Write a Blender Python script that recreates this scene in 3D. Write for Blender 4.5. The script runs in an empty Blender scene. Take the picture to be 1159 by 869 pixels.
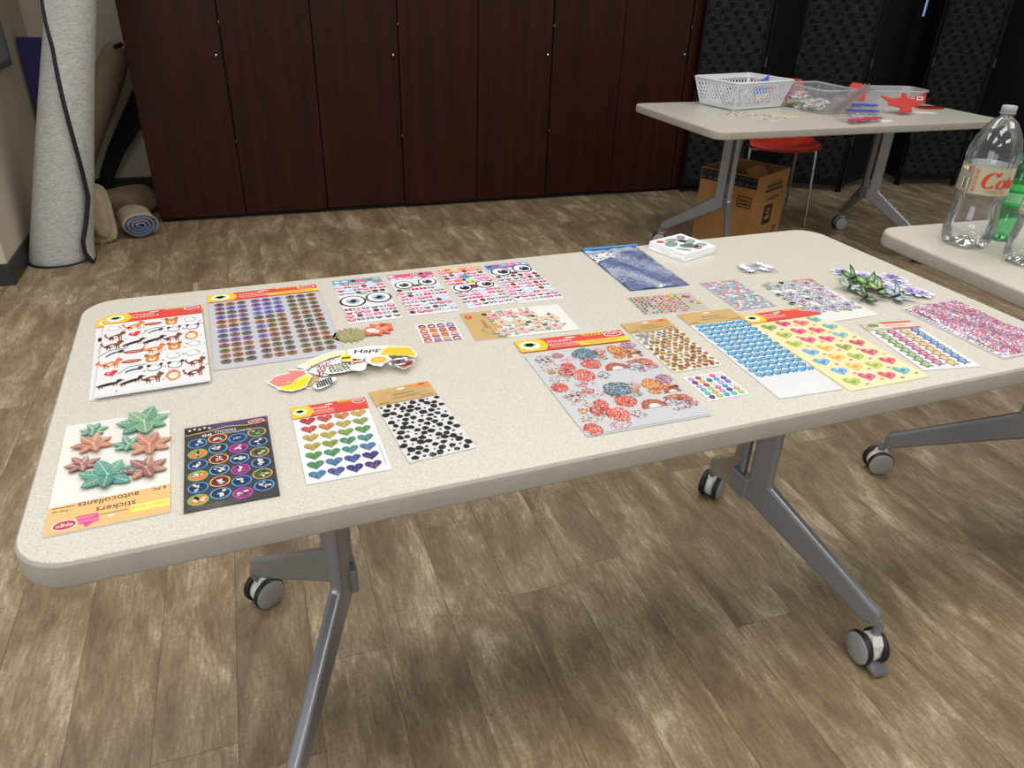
import bpy, bmesh, math, random
from math import sin, cos, pi, radians as rad
from mathutils import Vector, Matrix
SC = bpy.context.scene
COL = SC.collection
TH = 0.74          # top of the sticker table and of the bottle table
FTH = 0.722        # top of the far table

# ------------------------------------------------------------------ materials
def lin(c):
    if isinstance(c, str):
        c = c.lstrip('#'); c = [int(c[i:i+2], 16)/255 for i in (0, 2, 4)]
    return tuple(x/12.92 if x <= .04045 else ((x+.055)/1.055)**2.4 for x in c[:3]) + (1.0,)
def newmat(name):
    m = bpy.data.materials.new(name); m.use_nodes = True
    nt = m.node_tree; b = nt.nodes['Principled BSDF']
    return m, nt, b
def simple(name, col, rough=.5, metal=0, spec=.5, bump=0, bscale=200, alpha=None, var=0):
    m, nt, b = newmat(name)
    b.inputs['Base Color'].default_value = lin(col); b.inputs['Roughness'].default_value = rough
    b.inputs['Metallic'].default_value = metal; b.inputs['Specular IOR Level'].default_value = spec
    tc = nt.nodes.new('ShaderNodeTexCoord'); n = nt.nodes.new('ShaderNodeTexNoise')
    n.inputs['Scale'].default_value = bscale; n.inputs['Detail'].default_value = 4
    nt.links.new(tc.outputs['Object'], n.inputs['Vector'])
    if bump:
        bp = nt.nodes.new('ShaderNodeBump'); bp.inputs['Strength'].default_value = bump; bp.inputs['Distance'].default_value = .002
        nt.links.new(n.outputs['Fac'], bp.inputs['Height']); nt.links.new(bp.outputs['Normal'], b.inputs['Normal'])
    if var:
        r = nt.nodes.new('ShaderNodeValToRGB'); c = lin(col)
        r.color_ramp.elements[0].color = tuple(x*(1-var) for x in c[:3])+(1,); r.color_ramp.elements[1].color = tuple(min(1, x*(1+var)) for x in c[:3])+(1,)
        r.color_ramp.elements[0].position = .3; r.color_ramp.elements[1].position = .7
        nt.links.new(n.outputs['Fac'], r.inputs['Fac']); nt.links.new(r.outputs['Color'], b.inputs['Base Color'])
    return m
def printed(name, rough=.45, metal=0, spec=.4):
    m, nt, b = newmat(name)
    a = nt.nodes.new('ShaderNodeAttribute'); a.attribute_name = 'Col'
    nt.links.new(a.outputs['Color'], b.inputs['Base Color'])
    b.inputs['Roughness'].default_value = rough; b.inputs['Metallic'].default_value = metal; b.inputs['Specular IOR Level'].default_value = spec
    return m
def film(name, tint=(1, 1, 1), gloss=.06, edge=.5, haze=0.0, hazecol='#ffffff', rough=.08):
    """thin clear plastic: light passes straight through, a little is mirrored, more at grazing angles"""
    m = bpy.data.materials.new(name); m.use_nodes = True; nt = m.node_tree; nt.nodes.clear()
    o = nt.nodes.new('ShaderNodeOutputMaterial'); t = nt.nodes.new('ShaderNodeBsdfTransparent'); g = nt.nodes.new('ShaderNodeBsdfGlossy')
    t.inputs['Color'].default_value = tuple(tint)+(1,); g.inputs['Roughness'].default_value = rough
    lw = nt.nodes.new('ShaderNodeLayerWeight'); lw.inputs['Blend'].default_value = .35
    mr = nt.nodes.new('ShaderNodeMapRange'); mr.inputs['To Min'].default_value = gloss; mr.inputs['To Max'].default_value = edge
    nt.links.new(lw.outputs['Fresnel'], mr.inputs['Value'])
    mx = nt.nodes.new('ShaderNodeMixShader'); nt.links.new(mr.outputs['Result'], mx.inputs['Fac'])
    src = t.outputs[0]
    if haze:
        d = nt.nodes.new('ShaderNodeBsdfDiffuse'); d.inputs['Color'].default_value = lin(hazecol)
        tl = nt.nodes.new('ShaderNodeBsdfTranslucent'); tl.inputs['Color'].default_value = lin(hazecol)
        dm = nt.nodes.new('ShaderNodeMixShader'); dm.inputs['Fac'].default_value = .4
        nt.links.new(d.outputs[0], dm.inputs[1]); nt.links.new(tl.outputs[0], dm.inputs[2])
        m2 = nt.nodes.new('ShaderNodeMixShader'); m2.inputs['Fac'].default_value = haze
        nt.links.new(t.outputs[0], m2.inputs[1]); nt.links.new(dm.outputs[0], m2.inputs[2]); src = m2.outputs[0]
    nt.links.new(src, mx.inputs[1]); nt.links.new(g.outputs[0], mx.inputs[2]); nt.links.new(mx.outputs[0], o.inputs['Surface'])
    return m

def M(nt, op, a, b=None, c=None):
    n = nt.nodes.new('ShaderNodeMath'); n.operation = op
    for i, v in enumerate((a, b, c)):
        if v is None: continue
        if isinstance(v, (int, float)): n.inputs[i].default_value = v
        else: nt.links.new(v, n.inputs[i])
    return n.outputs[0]
def ramp(nt, fac, stops):
    r = nt.nodes.new('ShaderNodeValToRGB'); e = r.color_ramp.elements
    while len(e) < len(stops): e.new(.5)
    for k, (p, c) in enumerate(stops): e[k].position = p; e[k].color = lin(c)
    nt.links.new(fac, r.inputs['Fac']); return r.outputs['Color']

def floor_mat():
    m, nt, b = newmat('vinyl_planks'); L = nt.links
    tc = nt.nodes.new('ShaderNodeTexCoord'); sp = nt.nodes.new('ShaderNodeSeparateXYZ'); L.new(tc.outputs['Object'], sp.inputs[0])
    u = M(nt, 'MULTIPLY', M(nt, 'ADD', sp.outputs['X'], .165), 1/.152); ui = M(nt, 'FLOOR', u); uf = M(nt, 'SUBTRACT', u, ui)
    wn = nt.nodes.new('ShaderNodeTexWhiteNoise'); wn.noise_dimensions = '1D'; L.new(ui, wn.inputs['W'])
    v = M(nt, 'ADD', M(nt, 'MULTIPLY', sp.outputs['Y'], 1/1.22), M(nt, 'MULTIPLY', wn.outputs['Value'], 7.3)); vi = M(nt, 'FLOOR', v); vf = M(nt, 'SUBTRACT', v, vi)
    cb = nt.nodes.new('ShaderNodeCombineXYZ'); L.new(ui, cb.inputs[0]); L.new(vi, cb.inputs[1])
    w2 = nt.nodes.new('ShaderNodeTexWhiteNoise'); w2.noise_dimensions = '2D'; L.new(cb.outputs[0], w2.inputs['Vector'])
    # grain stretched along the plank, shifted per plank
    c2 = nt.nodes.new('ShaderNodeCombineXYZ')
    L.new(M(nt, 'ADD', M(nt, 'MULTIPLY', sp.outputs['X'], 11), M(nt, 'MULTIPLY', w2.outputs['Value'], 40)), c2.inputs[0])
    L.new(M(nt, 'ADD', M(nt, 'MULTIPLY', sp.outputs['Y'], 3.4), M(nt, 'MULTIPLY', w2.outputs['Value'], 23)), c2.inputs[1])
    n1 = nt.nodes.new('ShaderNodeTexNoise'); n1.inputs['Scale'].default_value = 1; n1.inputs['Detail'].default_value = 9; n1.inputs['Roughness'].default_value = .66
    n1.inputs['Distortion'].default_value = .5
    L.new(c2.outputs[0], n1.inputs['Vector'])
    c3 = nt.nodes.new('ShaderNodeCombineXYZ'); L.new(M(nt, 'MULTIPLY', sp.outputs['X'], 170), c3.inputs[0]); L.new(M(nt, 'MULTIPLY', sp.outputs['Y'], 26), c3.inputs[1]); L.new(w2.outputs['Value'], c3.inputs[2])
    n2 = nt.nodes.new('ShaderNodeTexNoise'); n2.inputs['Scale'].default_value = 1; n2.inputs['Detail'].default_value = 5; L.new(c3.outputs[0], n2.inputs['Vector'])
    n3 = nt.nodes.new('ShaderNodeTexNoise'); n3.inputs['Scale'].default_value = 130; n3.inputs['Detail'].default_value = 4; n3.inputs['Roughness'].default_value = .8; L.new(tc.outputs['Object'], n3.inputs['Vector'])
    f = M(nt, 'ADD', M(nt, 'MULTIPLY', n1.outputs['Fac'], 1.0), M(nt, 'MULTIPLY', n2.outputs['Fac'], .34))
    f = M(nt, 'ADD', f, M(nt, 'MULTIPLY', w2.outputs['Value'], .08)); f = M(nt, 'ADD', f, M(nt, 'MULTIPLY', n3.outputs['Fac'], .34)); f = M(nt, 'SUBTRACT', f, .36)
    col = ramp(nt, f, [(.30, '#6e5c46'), (.42, '#806d54'), (.52, '#8f7c60'), (.62, '#a69477'), (.74, '#cabb9e')])
    sx = M(nt, 'MULTIPLY', M(nt, 'MINIMUM', uf, M(nt, 'SUBTRACT', 1, uf)), .152); sy = M(nt, 'MULTIPLY', M(nt, 'MINIMUM', vf, M(nt, 'SUBTRACT', 1, vf)), 1.22)
    s = M(nt, 'LESS_THAN', M(nt, 'MINIMUM', sx, sy), .0007)
    mx = nt.nodes.new('ShaderNodeMix'); mx.data_type = 'RGBA'; L.new(M(nt, 'MULTIPLY', s, .65), mx.inputs['Factor']); L.new(col, mx.inputs['A']); mx.inputs['B'].default_value = lin('#33271d')
    L.new(mx.outputs['Result'], b.inputs['Base Color']); b.inputs['Roughness'].default_value = .42; b.inputs['Specular IOR Level'].default_value = .35
    bp = nt.nodes.new('ShaderNodeBump'); bp.inputs['Strength'].default_value = .25; bp.inputs['Distance'].default_value = .0015; L.new(f, bp.inputs['Height']); L.new(bp.outputs['Normal'], b.inputs['Normal'])
    return m
def cherry_mat():
    m, nt, b = newmat('cherry_veneer'); L = nt.links
    tc = nt.nodes.new('ShaderNodeTexCoord'); mp = nt.nodes.new('ShaderNodeMapping'); mp.inputs['Scale'].default_value = (22, 22, 1.1)
    oi = nt.nodes.new('ShaderNodeObjectInfo'); L.new(tc.outputs['Object'], mp.inputs['Vector'])
    cb = nt.nodes.new('ShaderNodeCombineXYZ'); L.new(M(nt, 'MULTIPLY', oi.outputs['Random'], 50), cb.inputs[0]); L.new(M(nt, 'MULTIPLY', oi.outputs['Random'], 9), cb.inputs[2]); L.new(cb.outputs[0], mp.inputs['Location'])
    n = nt.nodes.new('ShaderNodeTexNoise'); n.inputs['Scale'].default_value = 1; n.inputs['Detail'].default_value = 7; n.inputs['Roughness'].default_value = .6; n.inputs['Distortion'].default_value = .8; L.new(mp.outputs[0], n.inputs['Vector'])
    L.new(ramp(nt, n.outputs['Fac'], [(.3, '#230c06'), (.5, '#2d1008'), (.72, '#37160b')]), b.inputs['Base Color'])
    b.inputs['Roughness'].default_value = .38; b.inputs['Specular IOR Level'].default_value = .22
    return m
def weave_mat():
    m, nt, b = newmat('woven_rush'); L = nt.links
    tc = nt.nodes.new('ShaderNodeTexCoord'); sp = nt.nodes.new('ShaderNodeSeparateXYZ'); L.new(tc.outputs['Object'], sp.inputs[0])
    r = M(nt, 'MULTIPLY', sp.outputs['Z'], 1/.040); ri = M(nt, 'FLOOR', r); rf = M(nt, 'SUBTRACT', r, ri)
    c = M(nt, 'ADD', M(nt, 'MULTIPLY', sp.outputs['X'], 1/.085), M(nt, 'MULTIPLY', ri, .37)); cf = M(nt, 'FRACT', c)
    knot = M(nt, 'MULTIPLY', M(nt, 'LESS_THAN', cf, .34), M(nt, 'LESS_THAN', rf, .72))
    mp = nt.nodes.new('ShaderNodeMapping'); mp.inputs['Scale'].default_value = (22, 22, 160); L.new(tc.outputs['Object'], mp.inputs['Vector'])
    n = nt.nodes.new('ShaderNodeTexNoise'); n.inputs['Scale'].default_value = 1; n.inputs['Detail'].default_value = 3; n.inputs['Distortion'].default_value = 1.2; L.new(mp.outputs[0], n.inputs['Vector'])
    col = ramp(nt, n.outputs['Fac'], [(.32, '#0f0e0d'), (.52, '#252321'), (.72, '#3a3733')])
    mx = nt.nodes.new('ShaderNodeMix'); mx.data_type = 'RGBA'; L.new(knot, mx.inputs['Factor']); L.new(col, mx.inputs['A']); mx.inputs['B'].default_value = lin('#070707')
    L.new(mx.outputs['Result'], b.inputs['Base Color']); b.inputs['Roughness'].default_value = .8; b.inputs['Specular IOR Level'].default_value = .2
    bp = nt.nodes.new('ShaderNodeBump'); bp.inputs['Strength'].default_value = .6; bp.inputs['Distance'].default_value = .003; L.new(n.outputs['Fac'], bp.inputs['Height']); L.new(bp.outputs['Normal'], b.inputs['Normal'])
    return m
def laminate_mat():
    m, nt, b = newmat('speckled_laminate'); L = nt.links
    tc = nt.nodes.new('ShaderNodeTexCoord'); n = nt.nodes.new('ShaderNodeTexNoise'); n.inputs['Scale'].default_value = 420; n.inputs['Detail'].default_value = 3; n.inputs['Roughness'].default_value = .7
    L.new(tc.outputs['Object'], n.inputs['Vector'])
    L.new(ramp(nt, n.outputs['Fac'], [(.36, '#b2ac9c'), (.47, '#c5c0b3'), (.58, '#cbc6b9'), (.70, '#d4cfc4')]), b.inputs['Base Color'])
    b.inputs['Roughness'].default_value = .34; b.inputs['Specular IOR Level'].default_value = .45
    return m
def felt_mat():
    m, nt, b = newmat('heather_felt'); L = nt.links
    tc = nt.nodes.new('ShaderNodeTexCoord'); mp = nt.nodes.new('ShaderNodeMapping'); mp.inputs['Scale'].default_value = (45, 45, 190); L.new(tc.outputs['Object'], mp.inputs['Vector'])
    n = nt.nodes.new('ShaderNodeTexNoise'); n.inputs['Scale'].default_value = 1; n.inputs['Detail'].default_value = 6; n.inputs['Roughness'].default_value = .7; n.inputs['Distortion'].default_value = 1.5; L.new(mp.outputs[0], n.inputs['Vector'])
    L.new(ramp(nt, n.outputs['Fac'], [(.28, '#86847f'), (.45, '#a8a6a1'), (.58, '#bfbdb8'), (.75, '#d2d0cb')]), b.inputs['Base Color'])
    b.inputs['Roughness'].default_value = .95; b.inputs['Specular IOR Level'].default_value = .1
    return m
def canvas_mat(name, c1, c2):
    m, nt, b = newmat(name); L = nt.links
    tc = nt.nodes.new('ShaderNodeTexCoord'); n = nt.nodes.new('ShaderNodeTexNoise'); n.inputs['Scale'].default_value = 14; n.inputs['Detail'].default_value = 6; L.new(tc.outputs['Object'], n.inputs['Vector'])
    L.new(ramp(nt, n.outputs['Fac'], [(.3, c1), (.7, c2)]), b.inputs['Base Color']); b.inputs['Roughness'].default_value = .9
    bp = nt.nodes.new('ShaderNodeBump'); bp.inputs['Strength'].default_value = .4; bp.inputs['Distance'].default_value = .01; L.new(n.outputs['Fac'], bp.inputs['Height']); L.new(bp.outputs['Normal'], b.inputs['Normal'])
    return m

MT = dict(
    floor=floor_mat(), cherry=cherry_mat(), weave=weave_mat(), lam=laminate_mat(), felt=felt_mat(),
    edge=simple('edge_band', '#a49f93', .5, var=.05, bscale=30), wall=simple('painted_wall', '#c3b9a6', .8, bump=.1, bscale=250),
    base=simple('rubber_baseboard', '#2c2c2b', .5), jamb=simple('grey_enamel', '#77797c', .5), blackwood=simple('black_lacquer', '#0b0b0b', .55, spec=.2),
    shaded_black=simple('shaded_leaf_black', '#0d0d0d', .8, spec=.15), steel=simple('silver_paint', '#93959a', .27, metal=.55, spec=.7), cap=simple('caster_cap', '#a09d99', .55, bump=.2, bscale=300),
    tire=simple('black_rubber', '#1b1b1b', .5), white_pl=simple('white_plastic', '#d9d6d0', .35), nickel=simple('nickel', '#c9c6c0', .2, metal=1),
    brass=simple('dull_brass', '#4f4a3c', .4, metal=.6), dark=simple('dark_gap', '#0c0706', .8), rim=simple('black_binding', '#0f0f10', .7),
    canvas=canvas_mat('beige_canvas', '#9c8a70', '#b7a58a'), brown=canvas_mat('brown_canvas', '#6d5c4a', '#83705c'), tan=canvas_mat('tan_cloth', '#86705a', '#9c856c'),
    blue_lin=simple('blue_backing', '#56698a', .8), purple=simple('purple_foam', '#2b1c5a', .7), black_bag=simple('black_cloth', '#141312', .85),
    board=simple('kraft_cardboard', '#a5763f', .8, var=.06, bscale=25), board_in=simple('cardboard_inside', '#8d6638', .85), ink=simple('black_ink', '#171310', .7),
    red_pl=simple('red_plastic', '#c8301d', .35), chrome=simple('chrome_tube', '#b9b5ac', .2, metal=1), frost=film('frosted_plastic', (.95, .95, .96), .06, .35, .62, '#e6e6e8', .3),
    bin=film('clear_bin_plastic', (.95, .95, .96), .05, .5, .22, '#dfe3e6', .12), bag=film('bag_film', (.97, .97, .98), .06, .35, .18, '#e8eaee', .15),
    sleeve=film('sleeve_film', (.985, .985, .985), .015, .10, .0, rough=.15), packet=film('grey_packet_film', (.95, .94, .93), .10, .4, .38, '#b3a8a0', .2), pet=film('clear_pet', (.955, .96, .955), .05, .85, .02, '#ffffff', .03), petg=film('green_pet', (.42, .86, .55), .05, .8, .12, '#6fd08c', .04),
    pr=printed('printed_paper'), foil=printed('printed_foil', .28, .55), gem=printed('printed_gloss', .15, 0, .7), kraft=simple('kraft_card', '#bd9a63', .8, var=.05, bscale=60))

# ------------------------------------------------------------------ objects
def tag(o, label=None, cat=None, group=None, kind=None):
    if label: o['label'] = label
    if cat: o['category'] = cat
    if group: o['group'] = group
    if kind: o['kind'] = kind
    return o
def thing(name, label, cat, loc=(0, 0, 0), rz=0, group=None):
    o = bpy.data.objects.new(name, None); o.empty_display_size = .05; COL.objects.link(o); o.location = loc; o.rotation_euler = (0, 0, rz)
    return tag(o, label, cat, group)
class MB:
    """mesh collector; faces carry a material slot and, for prints, a colour"""
    def __init__(s): s.v = []; s.f = []; s.m = []; s.c = []; s.sm = []
    def add(s, vs, fs, mi=0, col=None, mat=None, smooth=False):
        k = len(s.v)
        if mat is not None: vs = [mat @ Vector(v) for v in vs]
        s.v += [tuple(v) for v in vs]
        for f in fs: s.f.append([k+i for i in f]); s.m.append(mi); s.c.append(col); s.sm.append(smooth)
        return s
    def box(s, a, b, mi=0, col=None, mat=None):
        x0, y0, z0 = a; x1, y1, z1 = b
        return s.add([(x0,y0,z0),(x1,y0,z0),(x1,y1,z0),(x0,y1,z0),(x0,y0,z1),(x1,y0,z1),(x1,y1,z1),(x0,y1,z1)],
                     [(3,2,1,0),(4,5,6,7),(0,1,5,4),(1,2,6,5),(2,3,7,6),(3,0,4,7)], mi, col, mat)
    def prism(s, pts, z0, z1, mi=0, col=None, mat=None, side=None):
        n = len(pts); vs = [(x, y, z0) for x, y in pts]+[(x, y, z1) for x, y in pts]
        k = len(s.v); s.add(vs, [list(range(n-1, -1, -1)), list(range(n, 2*n))], mi, col, mat)
        for i in range(n): s.f.append([k+i, k+(i+1) % n, k+(i+1) % n+n, k+i+n]); s.m.append(mi); s.c.append(side or col); s.sm.append(False)
        return s
    def lathe(s, prof, n=32, mi=0, mat=None, smooth=True, cap=False, mod=None, col=None):
        vs = []; fs = []
        for j, (r, z) in enumerate(prof):
            for i in range(n):
                a = 2*pi*i/n; rr, zz = (r, z) if mod is None else mod(r, z, a)
                vs.append((rr*cos(a), rr*sin(a), zz))
        for j in range(len(prof)-1):
            for i in range(n):
                fs.append((j*n+i, j*n+(i+1) % n, (j+1)*n+(i+1) % n, (j+1)*n+i))
        s.add(vs, fs, mi, col, mat, smooth)
        if cap: s.add(vs, [list(range(n-1, -1, -1)), list(range((len(prof)-1)*n, len(prof)*n))], mi, col, mat)
        return s
    def tube(s, pts, r, n=8, mi=0, closed=False, col=None):
        P = [Vector(p) for p in pts]; N = len(P); vs = []; up = Vector((0.13, .27, .95)).normalized(); prev = None
        for k, p in enumerate(P):
            t = (P[(k+1) % N]-P[k-1]) if closed else (P[min(k+1, N-1)]-P[max(k-1, 0)]); t.normalize()
            u = (prev - t*prev.dot(t)) if prev is not None else up.cross(t)
            if u.length < 1e-4: u = Vector((1, 0, 0)).cross(t)
            u.normalize(); prev = u; w = t.cross(u); rr = r[k] if isinstance(r, (list, tuple)) else r
            vs += [p+(u*cos(2*pi*i/n)+w*sin(2*pi*i/n))*rr for i in range(n)]
        fs = [(k*n+i, k*n+(i+1) % n, ((k+1) % N)*n+(i+1) % n, ((k+1) % N)*n+i) for k in range(N if closed else N-1) for i in range(n)]
        s.add(vs, fs, mi, col, None, True)
        if not closed: s.add(vs, [list(range(n-1, -1, -1)), list(range((N-1)*n, N*n))], mi, col)
        return s
    def build(s, name, mats, parent=None, loc=None, rot=None):
        me = bpy.data.meshes.new(name); me.from_pydata(s.v, [], s.f)
        for m in (mats if isinstance(mats, (list, tuple)) else [mats]): me.materials.append(m)
        me.polygons.foreach_set('material_index', s.m); me.polygons.foreach_set('use_smooth', s.sm)
        if any(c is not None for c in s.c):
            at = me.color_attributes.new('Col', 'FLOAT_COLOR', 'CORNER'); buf = []
            cache = {}
            for p in me.polygons:
                c = s.c[p.index] or '#ffffff'
                if c not in cache: cache[c] = lin(c)
                buf += list(cache[c])*p.loop_total
            at.data.foreach_set('color', buf)
        me.update()
        o = bpy.data.objects.new(name, me); COL.objects.link(o)
        if parent: o.parent = parent
        if loc: o.location = loc
        if rot: o.rotation_euler = rot
        return o
def struct(name, mb, mats): return tag(mb.build(name, mats), kind='structure')
def bevel(o, w, seg=2):
    md = o.modifiers.new('bevel', 'BEVEL'); md.width = w; md.segments = seg; md.limit_method = 'ANGLE'; return o
def rrect(w, h, r, n=6, cx=0, cy=0):
    P = []
    for sx, sy, a0 in ((1, 1, 0), (-1, 1, 90), (-1, -1, 180), (1, -1, 270)):
        for i in range(n+1):
            a = rad(a0+90*i/n); P.append((cx+sx*(w/2-r)+r*cos(a), cy+sy*(h/2-r)+r*sin(a)))
    return P
def frame_y(origin, xdir):
    """matrix whose local x runs along xdir (horizontal), local y up the z axis, local z the outward normal (xdir x up)"""
    x = Vector(xdir).normalized(); y = Vector((0, 0, 1)); z = x.cross(y)
    m = Matrix((x, y, z)).transposed().to_4x4(); m.translation = Vector(origin); return m

_tx = {}
def text_mesh(s, bold=0):
    if (s, bold) not in _tx:
        cu = bpy.data.curves.new('lettering', 'FONT'); cu.body = s; cu.align_x = 'CENTER'; cu.align_y = 'CENTER'; cu.resolution_u = 2; cu.offset = bold
        ob = bpy.data.objects.new('lettering', cu); COL.objects.link(ob); dg = bpy.context.evaluated_depsgraph_get(); dg.update()
        me = ob.evaluated_get(dg).to_mesh(); _tx[(s, bold)] = ([tuple(v.co) for v in me.vertices], [tuple(p.vertices) for p in me.polygons])
        bpy.data.objects.remove(ob); bpy.data.curves.remove(cu)
    return _tx[(s, bold)]

class PR(MB):
    """flat printing on a sheet: shapes in sheet coordinates, ink layers a tenth of a millimetre apart"""
    def __init__(s, z=.001): super().__init__(); s.z = z
    def poly(s, pts, col, L=0):
        z = s.z+L*.00013; s.add([(x, y, z) for x, y in pts], [list(range(len(pts)))], 0, col); return s
    def rect(s, x0, y0, x1, y1, col, L=0): return s.poly([(x0, y0), (x1, y0), (x1, y1), (x0, y1)], col, L)
    def ell(s, x, y, rx, ry, col, L=0, a=0, n=14):
        ca, sa = cos(a), sin(a)
        return s.poly([(x+rx*cos(t)*ca-ry*sin(t)*sa, y+rx*cos(t)*sa+ry*sin(t)*ca) for t in [2*pi*i/n for i in range(n)]], col, L)
    def line(s, pts, w, col, L=0):
        for (x0, y0), (x1, y1) in zip(pts, pts[1:]):
            d = math.hypot(x1-x0, y1-y0) or 1; nx, ny = -(y1-y0)/d*w/2, (x1-x0)/d*w/2
            s.poly([(x0+nx, y0+ny), (x0-nx, y0-ny), (x1-nx, y1-ny), (x1+nx, y1+ny)], col, L)
        return s
    def text(s, t, x, y, h, col, L=1, rot=0, wid=None, bold=0, shear=0):
        vs, fs = text_mesh(t, bold)
        if not vs: return s
        xs = [v[0] for v in vs]; ys = [v[1] for v in vs]; W = max(xs)-min(xs); H = max(ys)-min(ys); k = h/H; kx = (wid/W) if wid else k
        cx = (max(xs)+min(xs))/2; cy = (max(ys)+min(ys))/2; ca, sa = cos(rot), sin(rot); out = []
        for v in vs:
            px = (v[0]-cx)*kx+(v[1]-cy)*k*shear; py = (v[1]-cy)*k; out.append((x+px*ca-py*sa, y+px*sa+py*ca, s.z+L*.00013))
        s.add(out, fs, 0, col); return s
def heart(x, y, s, a=0, n=20, squash=1):
    P = []
    for i in range(n):
        t = 2*pi*i/n; hx = 16*sin(t)**3/17; hy = (13*cos(t)-5*cos(2*t)-2*cos(3*t)-cos(4*t)+2)/17*squash
        P.append((x+s*(hx*cos(a)-hy*sin(a)), y+s*(hx*sin(a)+hy*cos(a))))
    return P[::-1]
def starp(x, y, r, k=5, inner=.5, a=0):
    return [(x+(r if i % 2 == 0 else r*inner)*cos(a+pi/2+pi*i/k), y+(r if i % 2 == 0 else r*inner)*sin(a+pi/2+pi*i/k)) for i in range(2*k)]
def blobp(R, x, y, rx, ry, n=9, j=.25, a=0):
    P = []
    for i in range(n):
        t = 2*pi*i/n; k = 1+R.uniform(-j, j); px, py = rx*k*cos(t), ry*k*sin(t); P.append((x+px*cos(a)-py*sin(a), y+px*sin(a)+py*cos(a)))
    return P
def mixc(c1, c2, t):
    a = [int(c1[i:i+2], 16) for i in (1, 3, 5)]; b = [int(c2[i:i+2], 16) for i in (1, 3, 5)]
    return '#%02x%02x%02x' % tuple(int(p+(q-p)*t) for p, q in zip(a, b))
LAMPS = [(-.9, .3, 33), (.9, .3, 33), (2.7, .3, 33), (-.9, 2.3, 33), (.9, 2.3, 33), (2.7, 2.3, 28), (-.6, -1.6, 33), (1.6, -1.6, 33)]
EXPO = -0.85
# ------------------------------------------------------------------ the room
def place(pr, m):
    pr.v = [tuple(m @ Vector(v)) for v in pr.v]; return pr
struct('floor', MB().box((-3.2, -2.2, -.05), (7.2, 6.2, 0)), MT['floor'])
YB = 5.07; XL = -1.06
struct('wall_back', MB().box((-1.5, YB, 0), (7.2, YB+.12, 2.7)), MT['wall'])
struct('wall_left', MB().box((-1.5, 3.59, 0), (XL, YB, 2.7)), MT['wall'])
def basebd(name, a, b, axis):
    mb = MB(); (x0, y0), (x1, y1) = a, b
    mb.box((x0, y0, 0), (x1, y1, .098)); 
    return bevel(struct(name, mb, MT['base']), .003)
basebd('baseboard_back', (XL, YB-.012), (7.2, YB), 0)
basebd('baseboard_left', (XL, 3.59), (XL+.012, YB-.012), 1)
basebd('baseboard_left_return', (-1.5, 3.578), (XL+.012, 3.59), 0)
# window with pale daylight behind the screens
wm = bpy.data.materials.new('daylight_pane'); wm.use_nodes = True
b_ = wm.node_tree.nodes['Principled BSDF']; b_.inputs['Base Color'].default_value = lin('#9fc2e0'); b_.inputs['Emission Color'].default_value = lin('#8fbbe4'); b_.inputs['Emission Strength'].default_value = .9
wn_ = struct('window_1', MB().box((5.10, YB-.02, 1.06), (5.75, YB-.002, 2.0)), wm)
wf = MB()
for a, b in (((5.04, YB-.05, 1.0), (5.81, YB-.001, 1.06)), ((5.04, YB-.05, 2.0), (5.81, YB-.001, 2.06)), ((5.04, YB-.05, 1.06), (5.10, YB-.001, 2.0)), ((5.75, YB-.05, 1.06), (5.81, YB-.001, 2.0))): wf.box(a, b)
o = wf.build('window_frame', MT['blackwood'], wn_)

for nm in ('dark_sheet_1',): bevel(struct(nm, MB().box((3.2, YB-.02, 0), (7.2, YB-.001, 1.0)), MT['blackwood']), .003)  # black sheets added over the back wall so the screen gap reads dark
for nm, a, b in (('dark_sheet_2', (3.2, YB-.02, 1.0), (5.04, YB-.001, 2.3)), ('dark_sheet_3', (5.81, YB-.02, 1.0), (7.2, YB-.001, 2.3))): struct(nm, MB().box(a, b), MT['blackwood'])
# wall board
t = thing('notice_board', 'grey framed board hung on the cream left wall, cut by the photo edge', 'board', (XL+.001, 4.14, .80))
f = MB()
for a, b in (((0, -.36, 0), (.022, .36, .03)), ((0, -.36, .87), (.022, .36, .90)), ((0, -.36, .03), (.022, -.33, .87)), ((0, .33, .03), (.022, .36, .87))): f.box(a, b)
bevel(f.build('frame', simple('board_frame', '#6b6a68', .4, metal=.3), t), .003)
MB().box((.002, -.33, .03), (.012, .33, .87)).build('panel', simple('board_face', '#8d8b86', .6), t)

# ------------------------------------------------------------------ cabinets
CX0, CY, CW = -.512, 4.381, .455
cab_lab = ['dark cherry two-door cabinet at the left end, beside the leaning felt roll', 'dark cherry two-door cabinet, second from the left end of the row',
           'dark cherry two-door cabinet, third from the left end of the row', 'dark cherry two-door cabinet at the right end, against the black woven screen']
R = random.Random(5)
for i in range(4):
    t = thing('storage_cabinet', cab_lab[i], 'cabinet', (CX0+i*2*CW, CY, 0), 0, 'row of dark cherry storage cabinets')
    mb = MB().box((.004, .022, .035), (2*CW-.004, .46, 1.98)); mb.box((.012, .03, .002), (2*CW-.012, .45, .036), 1)
    bevel(mb.build('cabinet_body', [MT['cherry'], MT['dark']], t), .002)
    for k in range(2):
        gap = .007; x0 = k*CW+gap*(.35 if k == 0 else .6); x1 = (k+1)*CW-gap*(.6 if k == 0 else .35)
        d = bevel(MB().box((x0, 0, .022+.004*((i*2+k) % 3)), (x1, .019, 1.965)).build('door', MT['cherry'], t), .0025)
        if k == 0:
            kb = MB().lathe([(.0, .0), (.0085, .0), (.0085, .004), (.006, .012), (.0075, .018), (.0055, .021), (.0, .0215)], 16)
            o = kb.build('lock_knob', MT['nickel'], d, (x1-.030, -.0, .853), (pi/2, 0, 0))
        else:
            for hz in (.42, 1.0, 1.55): MB().box((x0-.0035, -.0015, hz), (x0-.0008, .004, hz+.012)).build('strike_plate', MT['nickel'], d)

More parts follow.
